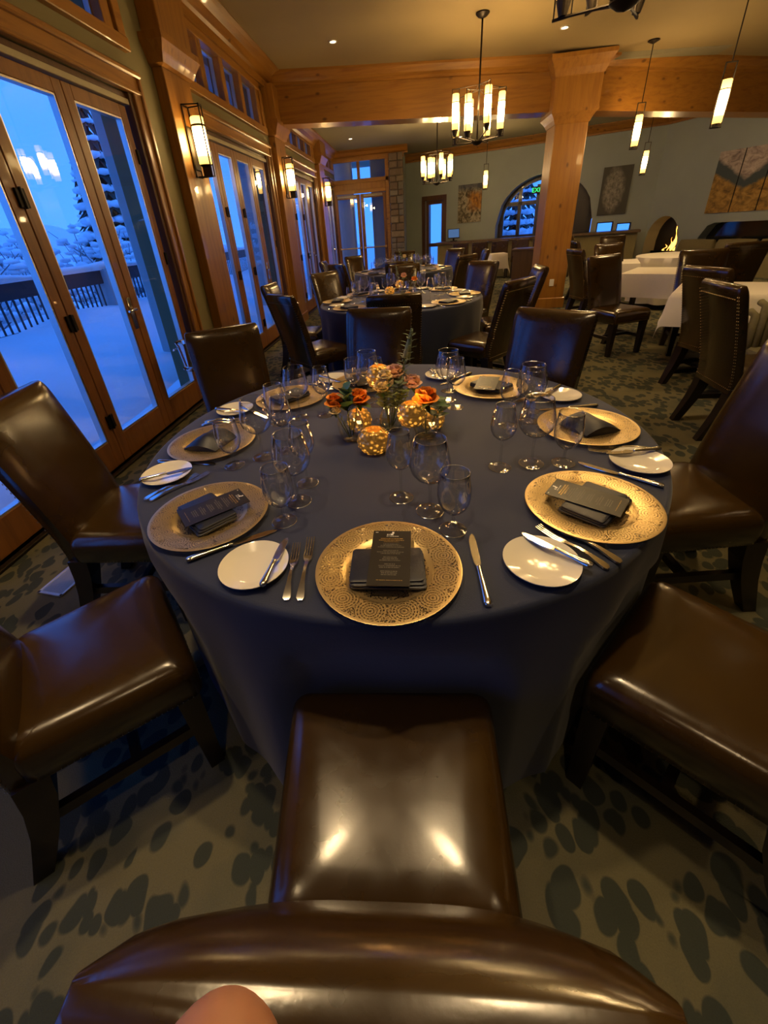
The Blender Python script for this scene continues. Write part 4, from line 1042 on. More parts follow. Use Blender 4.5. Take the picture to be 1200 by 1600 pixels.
def petal(g, base, ang, tilt, L, W, curl):
    rows = []
    for j in range(5):
        v = j / 4; half = W * sin(pi * min(.98, .18 + .66 * v)) * .5
        th = tilt - curl * v; row = []
        r = L * v * sin(radians(90 - th)) if False else 0
        for i in range(5):
            u = -1 + i / 2
            out = L * (v * cos(radians(th)) * .75 + .10) - .35 * half * (u * u) * .5
            zz = L * v * sin(radians(th)) + .12 * L * (u * u) * v * .3
            x = out; y = u * half
            row.append((base[0] + x * cos(ang) - y * sin(ang), base[1] + x * sin(ang) + y * cos(ang), base[2] + zz))
        rows.append(row)
    vs = [p for r_ in rows for p in r_]; g.add(vs, [(j * 5 + i, j * 5 + i + 1, (j + 1) * 5 + i + 1, (j + 1) * 5 + i) for j in range(4) for i in range(4)])
def leafmesh(g, p, d, L, W):
    d = Vector(d).normalized(); s = d.cross(Vector((0, 0, 1)))
    s = s.normalized() if s.length > .05 else Vector((1, 0, 0)); up = s.cross(d); p = Vector(p); rows = []
    for j in range(6):
        v = j / 5; h = W * sin(pi * v ** .8) * .5; c = p + d * (L * v) - Vector((0, 0, L * .25 * v * v))
        rows += [c - s * h + up * h * .25, c, c + s * h + up * h * .25]
    g.add(rows, [(j * 3 + i, j * 3 + i + 1, j * 3 + i + 4, j * 3 + i + 3) for j in range(5) for i in range(2)])
def rose(label, base, head, R, mt, leaves=2, cat='flower', name='rose', group=None, open_=1.0, seed=1):
    rnd = random.Random(seed); t = thing(name, label, cat, base, 0, group); h = Vector(head) - Vector(base)
    g = G(); g.tube([(0, 0, .008), h * .5 + Vector((h.x * .1, h.y * .1, .01)), h], .0022, 6); obj('stem', g, MT['stem'], t, smooth=True)
    # petals in five turns, from tight upright centre to open outer ring
    for lv, (cnt, tilt, L, W, curl) in enumerate(((3, 88, .74, .62, -8), (4, 84, .80, .85, -4), (5, 77, .86, 1.1, 4), (6, 66, .90, 1.25, 16), (7, 50, .86, 1.3, 30))):
        for q in range(cnt):
            g = G(); petal(g, (0, 0, 0), 2 * pi * q / cnt + lv * .7 + rnd.uniform(-.15, .15), tilt * (1 if lv < 3 else open_), R * L * 1.25, R * W, curl)
            g.v = [(x + h.x, y + h.y, z + h.z - R * .55) for x, y, z in g.v]
            obj('petal', g, mt, t, smooth=True)
    g = G()
    for q in range(5): leafmesh(g, h + Vector((0, 0, -R * .55)), (cos(q * 1.26), sin(q * 1.26), -.2), R * .8, R * .35)
    obj('sepals', g, MT['leaf'], t, smooth=True)
    for q in range(leaves):
        a = rnd.uniform(0, 6.28); g = G(); leafmesh(g, h * rnd.uniform(.72, .85), (cos(a), sin(a), .35), R * rnd.uniform(1.3, 1.8), R * .8); obj('leaf', g, MT['leaf'], t, smooth=True)
    return t
GF = 'orange roses of the near centrepiece'
vb = lambda x, y: (x, y, Z0 + .006)
rose('orange rose on the left of the left vase', vb(-.150, -.062), (-.186, -.080, .925), .047, MT['orange'], 1, group=GF, seed=1)
rose('orange rose on the right of the left vase, half behind a leaf', vb(-.138, -.055), (-.106, -.060, .930), .050, MT['orange'], 1, group=GF, seed=2)
rose('large open orange rose in the right vase', vb(.133, -.055), (.133, -.075, .930), .056, MT['orange'], 3, group=GF, seed=3)
rose('small yellow-orange rose bud low in the left vase', vb(-.148, -.075), (-.185, -.110, .900), .026, MT['cream'], 0, seed=4)
GC = 'cream and blush flowers of the near centrepiece'
rose('cream flower low at the front of the middle vase', vb(-.004, .015), (-.024, -.015, .950), .040, MT['cream'], 1, group=GC, seed=5, open_=1.3)
rose('cream flower at the upper left of the middle vase', vb(-.004, .028), (-.012, .010, .985), .034, MT['cream'], 1, group=GC, seed=6)
rose('blush pink flower at the top of the middle vase', vb(.001, .028), (.022, .050, .985), .044, MT['blush'], 1, group=GC, seed=7)
rose('blush flower leaning out to the right of the middle vase', vb(.008, .023), (.086, .030, .950), .044, MT['blush'], 1, group=GC, seed=8)
rose('blush flower on the middle table centrepiece', (T2[0] + .02, T2[1] - .03, Z0 + .006), (T2[0] + .05, T2[1] - .03, 1.0), .042, MT['blush'], 2, seed=9)
rose('orange rose on the middle table centrepiece', (T2[0] + .025, T2[1] - .03, Z0 + .006), (T2[0] + .16, T2[1] - .05, .96), .042, MT['orange'], 2, seed=10)
rose('cream flower on the far table centrepiece', (T3[0] + .02, T3[1] - .03, Z0 + .006), (T3[0] + .03, T3[1] - .03, .99), .05, MT['cream'], 2, seed=11)
def spray(label, name, base, tip, n, mt, L, W, spread, plume=None, seed=1):
    rnd = random.Random(seed); t = thing(name, label, 'foliage', base); d = Vector(tip) - Vector(base)
    g = G(); g.tube([(0, 0, .008), d * .55 + Vector((0, 0, .02)), d], [.0022, .0018, .0008], 6); obj('stem', g, MT['stem'], t, smooth=True)
    for q in range(n):
        v = .50 + .48 * q / n; a = q * 2.4 + rnd.uniform(-.3, .3); g = G(); leafmesh(g, d * v, (cos(a) * spread, sin(a) * spread, .55), L * (1.15 - v * .6), W); obj('leaf', g, mt, t, smooth=True)
    if plume:
        g = G(); g.tube([d * .72, d * .85, d], [plume, plume * .7, .001], 10)
        for q in range(120):
            v = .70 + .30 * rnd.random(); a = rnd.uniform(0, 6.28); r = plume * (1.02 - v) * 3.2; c = d * v + Vector((cos(a) * r, sin(a) * r, 0)); g.ball(c, .0035, 1)
        stuff(obj('plume', g, mt, t, smooth=True))
    return t
spray('tall pointed grey-green plume rising from the middle vase', 'flower_spike', vb(.008, .028), (.088, .070, 1.130), 34, MT['leaf_grey'], .060, .010, .8, .015, 3)
spray('feathery greenery leaning left out of the middle vase', 'fern_sprig', vb(-.004, .035), (-.045, .075, 1.02), 16, MT['leaf_grey'], .045, .008, 1.1, None, 4)
spray('broad green leaves between the two roses of the left vase', 'leaf_sprig', vb(-.143, -.070), (-.142, -.115, .985), 9, MT['leaf'], .085, .045, .35, None, 5)
spray('drooping green leaf sprig on the right of the rose vase', 'leaf_sprig', vb(.138, -.055), (.200, -.055, .900), 8, MT['leaf'], .070, .040, .9, None, 6)
spray('green leaves around the flowers of the middle vase', 'leaf_sprig', vb(.004, .015), (.045, .000, .965), 16, MT['leaf_grey'], .060, .032, 1.0, None, 7)
spray('pale green filler leaves massed low in the middle vase', 'leaf_sprig', vb(-.004, .010), (-.020, -.025, .945), 16, MT['leaf_pale'], .055, .032, 1.0, None, 17)
spray('yellow-green leaves leaning right out of the middle vase', 'leaf_sprig', vb(.006, .018), (.055, -.020, .940), 16, MT['leaf_pale'], .055, .030, 1.0, None, 18)
spray('feathery plume on the middle table centrepiece', 'flower_spike', (T2[0] + .018, T2[1] - .03, Z0 + .006), (T2[0] - .03, T2[1] - .02, 1.10), 22, MT['leaf_grey'], .06, .010, .8, .012, 8)
spray('dark leafy sprig on the far table centrepiece', 'leaf_sprig', (T3[0] + .018, T3[1] - .03, Z0 + .006), (T3[0] - .05, T3[1] - .02, 1.10), 20, MT['leaf'], .08, .03, 1.0, None, 9)

# ------------------------------------------------------------------ lamps
def tube_lamp(g): g.lathe([(.030, 0), (.034, .01), (.034, .41), (.030, .42)], 20, (0, 0, 0), True, True); return g
LAMPME = tube_lamp(G()).mesh('lamp_glass', MT['lamp'], True, None, 50)
def frame_bars(g, hw, z0, z1, t=.006):
    for sx in (-1, 1):
        g.box(sx * hw - t, sx * hw + t, -t, t, z0, z1)
    g.box(-hw, hw, -t, t, z1 - 2 * t, z1); g.box(-hw, hw, -t, t, z0, z0 + 2 * t)
def chandelier(label, x, y, zb, zceil, R=.285, n=8, light=42):
    t = thing('chandelier', label, 'chandelier', (x, y, zb), 0, 'amber glass chandeliers')
    g = G(); g.tube([(0, 0, .02), (0, 0, zceil - zb)], .010, 10); obj('rod', g, MT['bronze'], t, smooth=True)
    g = G(); g.lathe([(.075, 0), (.075, -.012), (.05, -.035), (.012, -.05)], 24, (0, 0, zceil - zb), True, True); obj('ceiling_canopy', g, MT['bronze'], t, smooth=True, angle=40)
    g = G(); g.lathe([(.0001, -.01), (.035, 0), (.07, .025), (.07, .04), (.0001, .05)], 24); obj('bottom_hub', g, MT['bronze'], t, smooth=True, angle=40)
    for k in range(n):
        a = 2 * pi * k / n + .25; low = k % 2; z0 = .05 if low else .10; px, py = R * cos(a), R * sin(a)
        link('lamp_glass', LAMPME, t, (px, py, z0 + .06), 0).scale = (1.15, 1.15, .80)
        g = G(); M = Matrix.Translation((px, py, 0)) @ Matrix.Rotation(a, 4, 'Z')
        for sx in (-1, 1): g.box(sx * .043 - .003, sx * .043 + .003, -.003, .003, z0 - .01, z0 + .44, M)
        g.box(-.046, .046, -.003, .003, z0 + .434, z0 + .44, M); g.box(-.048, .048, -.005, .005, z0 - .015, z0 - .003, M)
        g.lathe([(.035, z0 + .31), (.041, z0 + .315), (.041, z0 + .321), (.035, z0 + .326)], 16, (px, py, 0)); g.lathe([(.020, z0 - .003), (.038, z0 + .058)], 16, (px, py, 0), True, True)
        g.tube([(px * .15, py * .15, .03), (px, py, z0 - .008)], .007, 6); g.tube([(0, 0, z0 + .47), (px, py, z0 + .437)], .0035, 6)
        obj('lamp_frame', g, MT['bronze'], t)
    ld = bpy.data.lights.new('chandelier_light', 'POINT'); ld.energy = light * LAMP; ld.color = (1, .66, .30); ld.shadow_soft_size = .06
    link('chandelier_light', ld, t, (0, 0, .33))
    return t
chandelier('amber glass chandelier hanging before the beam, over the near tables', .86, 5.10, 2.26, zc(.86))
chandelier('farther amber glass chandelier hanging beyond the wooden beam', .53, 8.9, 2.13, 3.26)
chandelier('chandelier cut by the top edge, only its dark underside showing', 1.10, 1.45, 2.27, zc(1.1))
def pendant(label, x, y, zb, zceil, s=1.0, light=20):
    t = thing('pendant_lamp', label, 'pendant lamp', (x, y, zb), 0, 'slim amber pendant lamps')
    l = link('lamp_glass', LAMPME, t, (0, 0, .03)); l.scale = (1.35 * s, 1.35 * s, .84 * s)
    g = G(); hw = .05 * s; z1 = .52 * s
    for sx in (-1, 1): g.box(sx * hw - .005, sx * hw + .005, -.005, .005, -.01, z1)
    g.box(-hw, hw, -.005, .005, z1 - .01, z1); g.box(-hw, hw, -.005, .005, -.01, .0); g.lathe([(.037 * s, .005), (.037 * s, .03)], 16, (0, 0, 0), True, True); g.lathe([(.045 * s, .30 * s), (.047 * s, .303 * s), (.047 * s, .309 * s), (.045 * s, .312 * s)], 16)
    obj('lamp_frame', g, MT['bronze'], t)
    g = G(); g.tube([(0, 0, z1), (0, 0, zceil - zb)], .006, 8); obj('rod', g, MT['bronze'], t)
    g = G(); g.lathe([(.07, 0), (.07, -.012), (.03, -.03), (.008, -.04)], 20, (0, 0, zceil - zb), True, True); obj('ceiling_canopy', g, MT['bronze'], t, smooth=True, angle=40)
    ld = bpy.data.lights.new('pendant_light', 'POINT'); ld.energy = light * LAMP; ld.color = (1, .66, .30); ld.shadow_soft_size = .05
    link('pendant_light', ld, t, (.14, -.14, .25)); return t
pendant('amber pendant lamp hanging just right of the pine column', 3.20, 6.35, 2.17, zc(3.2))
pendant('nearest and largest amber pendant lamp, at the upper right', 3.22, 4.45, 2.11, zc(3.26))
pendant('smallest amber pendant before the pale tree picture', 4.50, 9.0, 1.98, 3.26)
pendant('amber pendant in front of the autumn painting by the arched window', 1.78, 11.0, 2.08, 3.26)
def sconce(label, x, y, zb, light=5):
    t = thing('wall_sconce', label, 'wall lamp', (x, y, zb), 0, 'amber glass wall sconces')
    g = G(); g.bbox(.0, .018, -.06, .06, .02, .36, .004); obj('back_plate', g, MT['bronze'], t)
    l = link('lamp_glass', LAMPME, t, (.10, 0, .06)); l.scale = (1.75, 1.75, .88)
    g = G()
    for sy in (-1, 1): g.box(.005, .015, sy * .065 - .005, sy * .065 + .005, -.04, .52); g.box(.15, .16, sy * .03 - .005, sy * .03 + .005, -.04, .52); g.hexa([(.005, sy * .065 - .005, .51), (.015, sy * .065 - .005, .51), (.16, sy * .03 + .005, .51), (.15, sy * .03 + .005, .51), (.005, sy * .065 - .005, .52), (.015, sy * .065 - .005, .52), (.16, sy * .03 + .005, .52), (.15, sy * .03 + .005, .52)])
    g.box(.005, .015, -.07, .07, .51, .52); g.box(.15, .16, -.035, .035, .51, .52); g.box(.005, .16, -.035, -.025, -.04, -.03); g.box(.005, .16, .025, .035, -.04, -.03); g.box(.15, .16, -.035, .035, -.04, -.03); g.box(.005, .015, -.07, .07, -.04, -.03)
    g.lathe([(.061, .355), (.0615, .36), (.0615, .366), (.061, .371)], 18, (.10, 0, 0)); g.lathe([(.04, .045), (.062, .06)], 18, (.10, 0, 0), True, True); g.box(.06, .14, -.006, .006, -.035, .05)
    obj('lamp_frame', g, MT['bronze'], t)
    ld = bpy.data.lights.new('sconce_light', 'POINT'); ld.energy = light * LAMP; ld.color = (1, .66, .30); ld.shadow_soft_size = .04
    link('sconce_light', ld, t, (.22, 0, .22)); return t
sconce('amber glass wall sconce on the nearest pine pilaster', -2.02, 3.33, 2.05)
sconce('amber glass wall sconce on the second pilaster', -2.02, 6.63, 2.03)
sconce('amber glass wall sconce on the third, farthest pilaster', -2.02, 10.0, 2.03)
def spot(label, x, y, zceil, watts):
    t = thing('ceiling_spotlight', label, 'ceiling light', (x, y, zceil), 0, 'recessed ceiling spots')
    g = G(); g.lathe([(.036, .004), (.036, -.006), (.05, -.008), (.052, 0), (.052, .004)], 24); obj('trim_ring', g, MT['white'], t, smooth=True, angle=40)
    g = G(); g.lathe([(.0001, -.003), (.035, -.003)], 20); obj('lens', g, MT['downlight'], t)
    if watts:
        ld = bpy.data.lights.new('spot_light', 'SPOT'); ld.energy = watts * LAMP; ld.color = (1, .70, .36); ld.spot_size = radians(80); ld.spot_blend = .9; ld.shadow_soft_size = .05
        link('spot_light', ld, t, (0, 0, -.02))
    return t
SPOTS = [('added unseen ceiling spot behind the camera, softening the carpet shadows', .1, -2.3, .45), ('added unseen ceiling spot behind the camera, toward the window wall', -1.5, -1.3, .35), ('added unseen ceiling spot behind the camera, to the right', 1.9, -1.3, .35),  # these three spots are added out of view to lift the carpet shadows
         ('small recessed ceiling spot left of the chandelier rod', -.9, 5.6, .5), ('recessed ceiling spot just left of the column capital', 1.9, 5.7, .5), ('recessed ceiling spot at the upper right over the white tables', 4.3, 5.6, .8),
         ('recessed ceiling spot over the left half of the near table', -.72, -.35, 1.0), ('recessed ceiling spot over the right half of the near table', .45, -.35, 1.0), ('recessed ceiling spot over the carpet right of the near table', 3.2, 1.6, .8),
         ('added unseen ceiling spot over the middle table', -.1, 3.3, .6)]  # extra spot added out of view for light on the middle table
for lb, x, y, k_ in SPOTS: spot(lb, x, y, zc(x) - .002, SPOT_W * k_)
spot('recessed spot in the far ceiling near the end doors', -1.35, 10.3, 3.258, SPOT_W * .3)
spot('added unseen spot in the far ceiling over the counter', 3.6, 9.9, 3.258, SPOT_W * .9)  # this and the next three spots are added to brighten the far room
spot('added unseen spot in the far ceiling before the mountain panels', 5.6, 8.3, 3.258, SPOT_W * 1.6)
spot('added unseen spot in the far ceiling before the fireplace', 4.4, 9.6, 3.258, SPOT_W * 1.2)
spot('added unseen spot in the far ceiling before the autumn painting', 1.2, 11.6, 3.258, SPOT_W * .6)
g = G(); g.lathe([(.11, 0), (.11, -.01), (.095, -.014), (.0001, -.014)], 28); o = obj('ceiling_speaker', g, MT['ceiling'], loc=(.0, 4.55, zc(0) - .001)); tag(o, 'round ceiling-coloured speaker grille between the spots', 'speaker')

# ------------------------------------------------------------------ right-hand dining area
def square_cloth(label, c, hw, over, z, rz, table=None, name='square_tablecloth'):
    g = G(); n = 28; E = hw + over
    rows = []
    for j in range(n + 1):
        for i in range(n + 1):
            u = -E + 2 * E * i / n; v = -E + 2 * E * j / n; cu_, cv = max(-hw, min(hw, u)), max(-hw, min(hw, v)); du, dv = u - cu_, v - cv; L = sqrt(du * du + dv * dv)
            fl = .16 + .05 * sin(9 * (u - v)); rows.append((cu_ + du * fl, cv + dv * fl, z - L * .985))
    g.add(rows, [(j * (n + 1) + i, j * (n + 1) + i + 1, (j + 1) * (n + 1) + i + 1, (j + 1) * (n + 1) + i) for j in range(n) for i in range(n)])
    t = obj(name, g, MT['linen'], smooth=True, angle=70, loc=(c[0], c[1], 0), rz=radians(rz)); tag(t, label, 'tablecloth', 'white square tablecloths')
    if not table: return t
    tb = thing('pedestal_table', table, 'table', (c[0], c[1], 0), radians(rz))
    g = G(); g.box(-hw + .05, hw - .05, -hw + .05, hw - .05, z - .035, z - .004); obj('tabletop', g, MT['dark_wood'], tb)
    g = G(); g.lathe([(.05, .03), (.035, .1), (.035, z - .035)], 14, (0, 0, 0)); obj('column', g, MT['black_metal'], tb, smooth=True)
    for q in range(4):
        g = G(); a = q * pi / 2 + pi / 4; g.box(0, .34, -.03, .03, 0, .035, Matrix.Rotation(a, 4, 'Z')); obj('foot', g, MT['black_metal'], tb)
    return t
square_cloth('white square cloth on the nearest table, its corner hanging low', (2.90, 2.92), .40, .28, .75, -33, 'dark pedestal table under the nearest white square cloth')
square_cloth('white square cloth on the second table, beyond the front-facing chair', (3.05, 4.45), .36, .26, .75, -38)
square_cloth('white square cloth on the table behind the pine column', (3.0, 5.85), .36, .26, .75, -20)
square_cloth('white square cloth at the far right beside the bench', (4.15, 3.35), .38, .26, .75, -33)
square_cloth('white square cloth farther along, left of the column', (1.86, 9.0), .17, .30, .78, 5)
g = G(); n = 96; R = .52; rings = [[(r * R * cos(2 * pi * k / n), r * R * sin(2 * pi * k / n), .75) for k in range(n)] for r in (.02, .5, .97)] + [[(R * cos(2 * pi * k / n), R * sin(2 * pi * k / n), .742) for k in range(n)]]
for i in range(1, 9):
    t_ = i / 8; rings.append([((R + .05 * t_ * sin(11 * 2 * pi * k / n + .6 * sin(4 * pi * k / n))) * cos(2 * pi * k / n), (R + .05 * t_ * sin(11 * 2 * pi * k / n)) * sin(2 * pi * k / n), .742 - .66 * t_) for k in range(n)])
g.loft(rings[::-1], False, True); o = obj('round_tablecloth', g, MT['linen'], smooth=True, angle=60, loc=(4.12, 6.35, 0)); tag(o, 'white cloth over the round table in front of the fire', 'tablecloth')
# bar counter with its high-backed stools in front of the arched window
BC = thing('bar_counter', 'long olive-fronted counter under the arched window', 'counter', w1(4.1, 0, .75))
def relw(g, o): g.v = [(x - o[0], y - o[1], z - o[2]) for x, y, z in g.v]; return g
o0 = w1(4.1, 0, .75)
g = G(); boxw(g, w1, 1.3, 6.35, 0, .90, .60, .95); obj('counter_body', relw(g, o0), MT['olive_cloth'], BC)
g = G(); boxw(g, w1, 1.25, 6.4, .90, .95, .50, 1.05); obj('counter_top', relw(g, o0), MT['panel_wood'], BC)
def make_stool():
    t = thing('banquette_chair', '', 'chair')
    g = G(); g.bbox(-.21, .21, -.24, -.16, .40, .93, .02, 2); obj('backrest', g, MT['leather'], t)
    g = G(); g.bbox(-.21, .21, -.2, .22, .40, .49, .02, 2); obj('seat', g, MT['leather'], t)
    for sx in (-1, 1):
        for sy in (-1, 1):
            g = G(); g.box(sx * .18 - .02, sx * .18 + .02, sy * .17 - .02, sy * .17 + .02, 0, .41); obj('leg', g, MT['dark_wood'], t)
    return t
stool = Maker(make_stool)
for i in range(6):
    q = w1(2.15 + .52 * i, 0, 1.40)
    stool('dark upholstered chair in a row along the olive counter, %s from the terminal' % ('first', 'second', 'third', 'fourth', 'fifth', 'sixth')[i], q, atan2(-n1.y, -n1.x) - pi / 2, 'dark chairs along the counter')
T_ = thing('order_terminal', 'black order terminal with a bluish screen on the counter', 'terminal', w1(1.72, .95, .75), atan2(n1.y, n1.x) + pi / 2 + .35)
g = G(); g.bbox(-.10, .10, -.08, .08, 0, .02, .004); g.tube([(0, 0, .01), (0, .02, .14)], .025, 8); obj('stand', g, MT['black_metal'], T_)
Ms = Matrix.Translation((0, 0, .20)) @ Matrix.Rotation(radians(-22), 4, 'X')
g = G(); g.bbox(-.17, .17, -.012, .018, -.13, .13, .006, 1, Ms); obj('housing', g, MT['black'], T_)
g = G(); g.box(-.15, .15, -.0145, -.0125, -.11, .11, Ms); obj('screen', g, MT['screen'], T_)
# exit sign in the arch
ES = thing('exit_sign', 'green lit exit sign in the arch, mostly behind the column', 'sign', w1(3.80, 1.97, -.25), atan2(n1.y, n1.x) + pi / 2)
g = G(); g.bbox(-.15, .15, -.0, .04, 0, .17, .004); obj('housing', g, MT['black'], ES)
cv = bpy.data.curves.new('exit_text', 'FONT'); cv.body = 'EXIT'; cv.size = .15; cv.align_x = 'CENTER'; cv.extrude = .002
tmp = bpy.data.objects.new('exit_text', cv); COL.objects.link(tmp); bpy.context.view_layer.update()
me = bpy.data.meshes.new_from_object(tmp.evaluated_get(bpy.context.evaluated_depsgraph_get())); bpy.data.objects.remove(tmp)
me.materials.clear(); me.materials.append(MT['exit']); me.transform(Matrix.Translation((0, -.004, .035)) @ Matrix.Rotation(pi / 2, 4, 'X')); stuff(link('lettering', me, ES))
# pictures
def picture(name, label, wf, s0, s1, z0, z1, mt, u0=0.0, u1=1.0, lean=0.0):
    t = thing(name, label, 'painting', wf((s0 + s1) / 2, z0, .0)); o0 = wf((s0 + s1) / 2, z0, 0)
    g = G(); boxw(g, wf, s0, s1, z0, z1, .005, .04); obj('stretcher_frame', relw(g, o0), MT['black'], t)
    q = [wf(s0, z0, .042), wf(s1, z0, .042), wf(s1, z1, .042), wf(s0, z1, .042)]; g = G(); g.add([tuple(a - b for a, b in zip(p, o0)) for p in q], [(0, 1, 2, 3)])
    me = g.mesh('canvas', mt); l = me.uv_layers.new(name='UVMap')
    for lp, uv in zip(me.loops, ((u0, 0), (u1, 0), (u1, 1), (u0, 1))): l.data[lp.index].uv = uv
    link('canvas', me, t); return t
picture('abstract_painting', 'tall autumn-coloured abstract painting left of the arched window', w1, 1.64, 2.32, 1.40, 2.36, MT['art_autumn'])
picture('tree_picture', 'grey picture of a pale frosted tree right of the column', w1, 5.38, 6.04, 1.31, 2.37, MT['art_tree'])
GT = 'three panels of the mountain landscape'
for i, lb in enumerate(('left panel of the mountain landscape triptych', 'middle panel of the mountain landscape triptych', 'right panel of the mountain landscape triptych')):
    p = picture('landscape_panel', lb, w3, 1.38 + .515 * i, 1.875 + .515 * i, 1.19, 2.34, MT['art_peaks'], i / 3, (i + 1) / 3); p['group'] = GT
# arched fireplace with a flame
FP = thing('fireplace', 'arched wall fireplace with a tall orange flame behind glass', 'fireplace', w3(.45, .30, -.3)); o0 = w3(.45, .30, -.3)
g = G(); boxw(g, w3, .02, .88, .30, 1.2, -.46, -.42); boxw(g, w3, .02, .88, .26, .30, -.46, 0.0); obj('firebox', relw(g, o0), MT['black'], FP)
g = G(); boxw(g, w3, .1, .84, .30, .40, -.36, -.20); obj('burner', relw(g, o0), MT['black_metal'], FP)
rnd = random.Random(3)
for s_, h_, r_ in ((.60, .66, .06), (.68, .40, .05), (.52, .30, .045), (.40, .14, .03)):
    pts = []; rr = []
    for j in range(8):
        v = j / 7; q = w3(s_ + .05 * v + .035 * sin(v * 7 + s_ * 9), .40 + h_ * v, -.28); pts.append(tuple(a - b for a, b in zip(q, o0))); rr.append(max(.002, r_ * (1 - v) ** .8 * (.55 + .45 * sin(v * 9 + s_ * 20))))
    g = G(); g.tube(pts, rr, 8); obj('flame', g, MT['flame'], FP, smooth=True)
# mirrored niche over the bench and the bench itself
g = G(); boxw(g, w3, 1.30, 4.25, .50, 1.06, -.40, -.30); o = obj('niche_mirror', g, MT['dark_mirror']); tag(o, 'long dark mirror in the low niche above the olive bench', 'mirror')
o0 = w3(2.6, 0, .35); BQ = thing('banquette_bench', 'long olive upholstered bench under the mountain panels', 'bench', o0)
for i in range(4):
    s0 = 1.02 + .85 * i; g = G(); rings = []
    for s_, k in ((s0 + .005, .7), (s0 + .04, .97), (s0 + .42, 1.0), (s0 + .80, .97), (s0 + .838, .7)):
        pr = [(.06, .30), (.16, .30), (.20, .45), (.18, .60), (.12, .68), (.06, .66)]; rings.append([tuple(a - b for a, b in zip(w3(s_, .30 + (z - .30) * k, o_ * k), o0)) for o_, z in pr])
    g.loft(rings); obj('back_cushion', g, MT['olive_cloth'], BQ, smooth=True, angle=60)
g = G(); boxw(g, w3, 1.02, 4.4, .0, .42, .05, .62); obj('bench_base', relw(g, o0), MT['olive_cloth'], BQ)
# ribbed upholstered seat end at the right edge of the picture
SO = thing('ribbed_sofa', 'olive ribbed sofa at the right edge, beyond the leather chair', 'sofa', (2.66, 1.86, 0), 0)
g = G(); g.bbox(-.05, 1.2, -.25, .30, .08, .44, .03, 2); obj('seat', g, MT['rib_cloth'], SO)
for i in range(23):
    x = -.09 + .052 * i; g = G(); zt = .60 + .32 * min(1, i / 5); g.tube([(x, .22, .30), (x, .24, zt * .8), (x + .015, .27, zt), (x + .015, .34, zt + .02)], [.027, .027, .027, .025], 10); obj('rib_cushion', g, MT['rib_cloth'], SO, smooth=True)
for sx in (.0, 1.12):
    g = G(); g.box(sx, sx + .05, -.2, -.15, 0, .09); obj('leg', g, MT['dark_wood'], SO)
for sx in (.0, 1.12):
    g = G(); g.box(sx, sx + .05, .2, .25, 0, .09); obj('leg', g, MT['dark_wood'], SO)
# host stand by the column
o0 = (2.08, 8.35, 0); HS = thing('service_stand', 'wood-panelled service stand just left of the pine column', 'cabinet', o0, radians(-18))
g = G(); g.bbox(-.02, .55, .0, .40, 0, .84, .006); obj('cabinet_body', g, MT['panel_wood'], HS)
g = G(); g.bbox(-.05, .58, -.03, .43, .84, .875, .006); obj('stand_top', g, MT['panel_wood'], HS)

# ------------------------------------------------------------------ steel wine buckets on stands
def make_bucket():
    t = thing('wine_bucket_stand', '', 'wine bucket')
    g = G(); g.lathe([(.0001, .012), (.05, .014), (.12, .006), (.125, 0), (.0001, 0)], 32); obj('base', g, MT['chrome'], t, smooth=True, angle=50)
    g = G(); g.tube([(0, 0, .01), (0, 0, .50)], .013, 12); g.lathe([(.075, .50), (.10, .515), (.10, .525), (.075, .515)], 28); obj('stand_pole', g, MT['chrome'], t, smooth=True, angle=50)
    g = G(); g.lathe([(.0001, .525), (.075, .525), (.085, .54), (.105, .72), (.112, .735), (.112, .742), (.103, .738), (.082, .545), (.0001, .54)], 32); obj('bucket', g, MT['chrome'], t, smooth=True, angle=40)
    for sx in (-1, 1):
        g = G(); c = sx * .108; g.tube([(c * .97, -.03, .69), (c + sx * .025, -.025, .685), (c + sx * .03, 0, .68), (c + sx * .025, .025, .685), (c * .97, .03, .69)], .005, 8); obj('handle', g, MT['chrome'], t, smooth=True)
    return t
bucket = Maker(make_bucket)
bucket('polished steel wine bucket on a tall stand, by the nearest glass doors', (-1.80, 1.92, 0), .5, 'steel wine buckets on stands')
bucket('polished steel wine bucket on a stand, beside the middle table', (-1.55, 4.1, 0), .2, 'steel wine buckets on stands')
# floor register by the doors
FV = thing('floor_vent', 'white slatted floor vent set in the carpet by the doors', 'vent', (-1.66, .06, 0), radians(-8))
g = G(); fwid, fl = .075, .24
g.bbox(-fwid, -fwid + .016, -fl, fl, 0, .008, .002); g.bbox(fwid - .016, fwid, -fl, fl, 0, .008, .002); g.bbox(-fwid, fwid, -fl, -fl + .016, 0, .008, .002); g.bbox(-fwid, fwid, fl - .016, fl, 0, .008, .002); obj('vent_frame', g, MT['vent'], FV)
g = G(); g.box(-fwid + .01, fwid - .01, -fl + .01, fl - .01, .0005, .0012); obj('vent_well', g, MT['black'], FV)
sl = G(); sl.box(-.0022, .0022, -fl + .016, fl - .016, .001, .007); slm = sl.mesh('slat', MT['vent'])
for i in range(13): link('slat', slm, FV, (-fwid + .021 + i * .009, 0, 0))
# baseboard pieces between the door casings
g = G()
for a, b in ((2.75, 3.08), (6.2, 6.36), (9.58, 9.72)): g.bbox(WX, -2.095, a, b, 0, .14, .004)
struct('baseboard_left', g, MT['pine_y'])

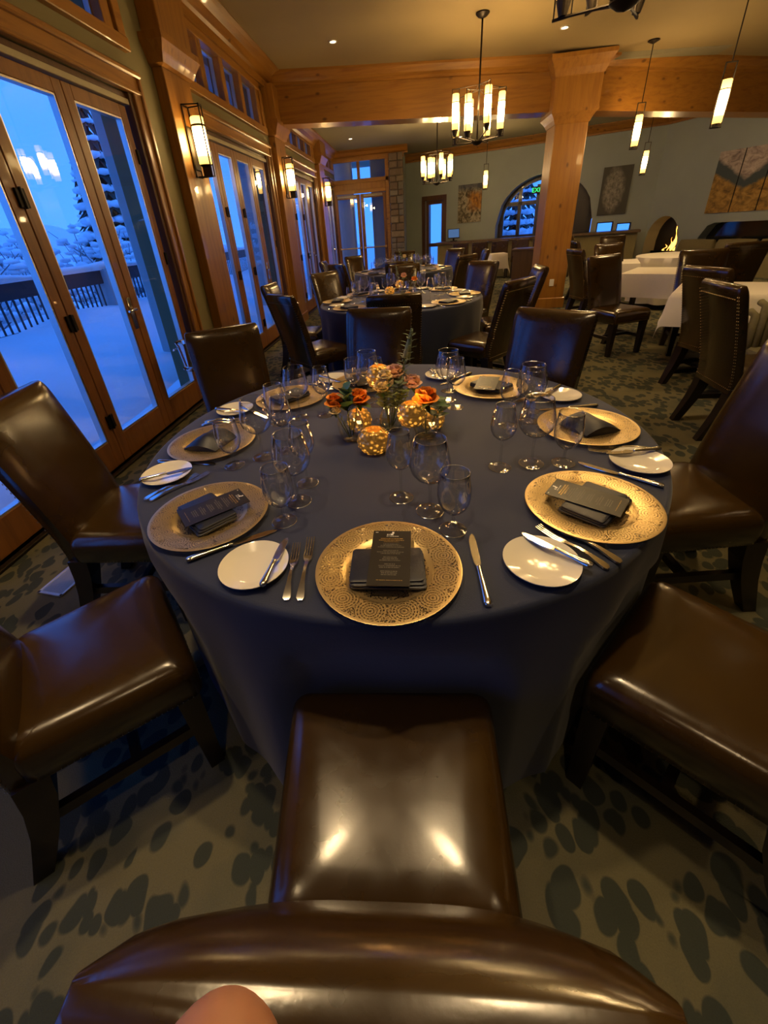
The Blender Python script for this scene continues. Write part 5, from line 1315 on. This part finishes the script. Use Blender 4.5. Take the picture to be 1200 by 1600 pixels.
# ------------------------------------------------------------------ the photographer's hand at the bottom edge
def at_px(px, py, d):
    v = fw + cr * ((px - 568.9) / FPX) - cu * ((py - 722.9) / FPX); return CAM + v * d
def chain(name, pts, rads, mt, parent=None):
    me = bpy.data.meshes.new(name); me.from_pydata([tuple(p) for p in pts], [(i, i + 1) for i in range(len(pts) - 1)], [])
    o = link(name, me, parent); return o
hand_edges = []; hv = []; hr = []
def hp(p, r): hv.append(Vector(p)); hr.append(r); return len(hv) - 1
def cp(r, u, d): return CAM + cr * r + cu * u + fw * d
hv = []; hr = []; he = []
def hp(p, r, prev=None):
    hv.append(p); hr.append(r)
    if prev is not None: he.append((prev, len(hv) - 1))
    return len(hv) - 1
wr = hp(cp(-.085, -.265, -.010), .024)
pm = hp(cp(-.070, -.215, .008), .025, wr)
k1 = hp(cp(-.052, -.168, .028), .0135, pm)                              # index finger, straight up into the frame
a = hp(cp(-.041, -.124, .050), .0132, k1); b = hp(cp(-.0255, -.0995, .061), .0122, a); tip_i = hp(cp(-.0160, -.0850, .065), .0108, b)
k2 = hp(cp(-.038, -.185, .036), .0135, pm); a = hp(cp(-.018, -.160, .060), .0098, k2); b = hp(cp(-.010, -.178, .074), .0090, a); hp(cp(-.016, -.196, .066), .0078, b)
k3 = hp(cp(-.028, -.205, .036), .0130, pm); a = hp(cp(-.004, -.188, .058), .0094, k3); b = hp(cp(.003, -.206, .070), .0086, a); hp(cp(-.004, -.222, .060), .0074, b)
k4 = hp(cp(-.024, -.226, .030), .0120, pm); a = hp(cp(-.002, -.218, .046), .0082, k4); b = hp(cp(.006, -.233, .054), .0076, a); hp(cp(-.001, -.246, .046), .0066, b)
t0 = hp(cp(-.088, -.212, .020), .0150, wr); a = hp(cp(-.094, -.180, .036), .0108, t0); hp(cp(-.086, -.155, .048), .0088, a)
base = hv[0].copy(); me = bpy.data.meshes.new('hand'); me.from_pydata([tuple(p - base) for p in hv], he, []); me.materials.append(MT['skin'])
hand = link('hand', me, None, base); tag(hand, "photographer's blurred fingertip poking in at the bottom edge over the chair back", 'hand')
md = hand.modifiers.new('Skin', 'SKIN'); md.use_smooth_shade = True
sv = me.skin_vertices[0].data
for i, r in enumerate(hr): sv[i].radius = (r, r); sv[i].use_root = (i == 0)
ms = hand.modifiers.new('Subdivision', 'SUBSURF'); ms.levels = 3; ms.render_levels = 3
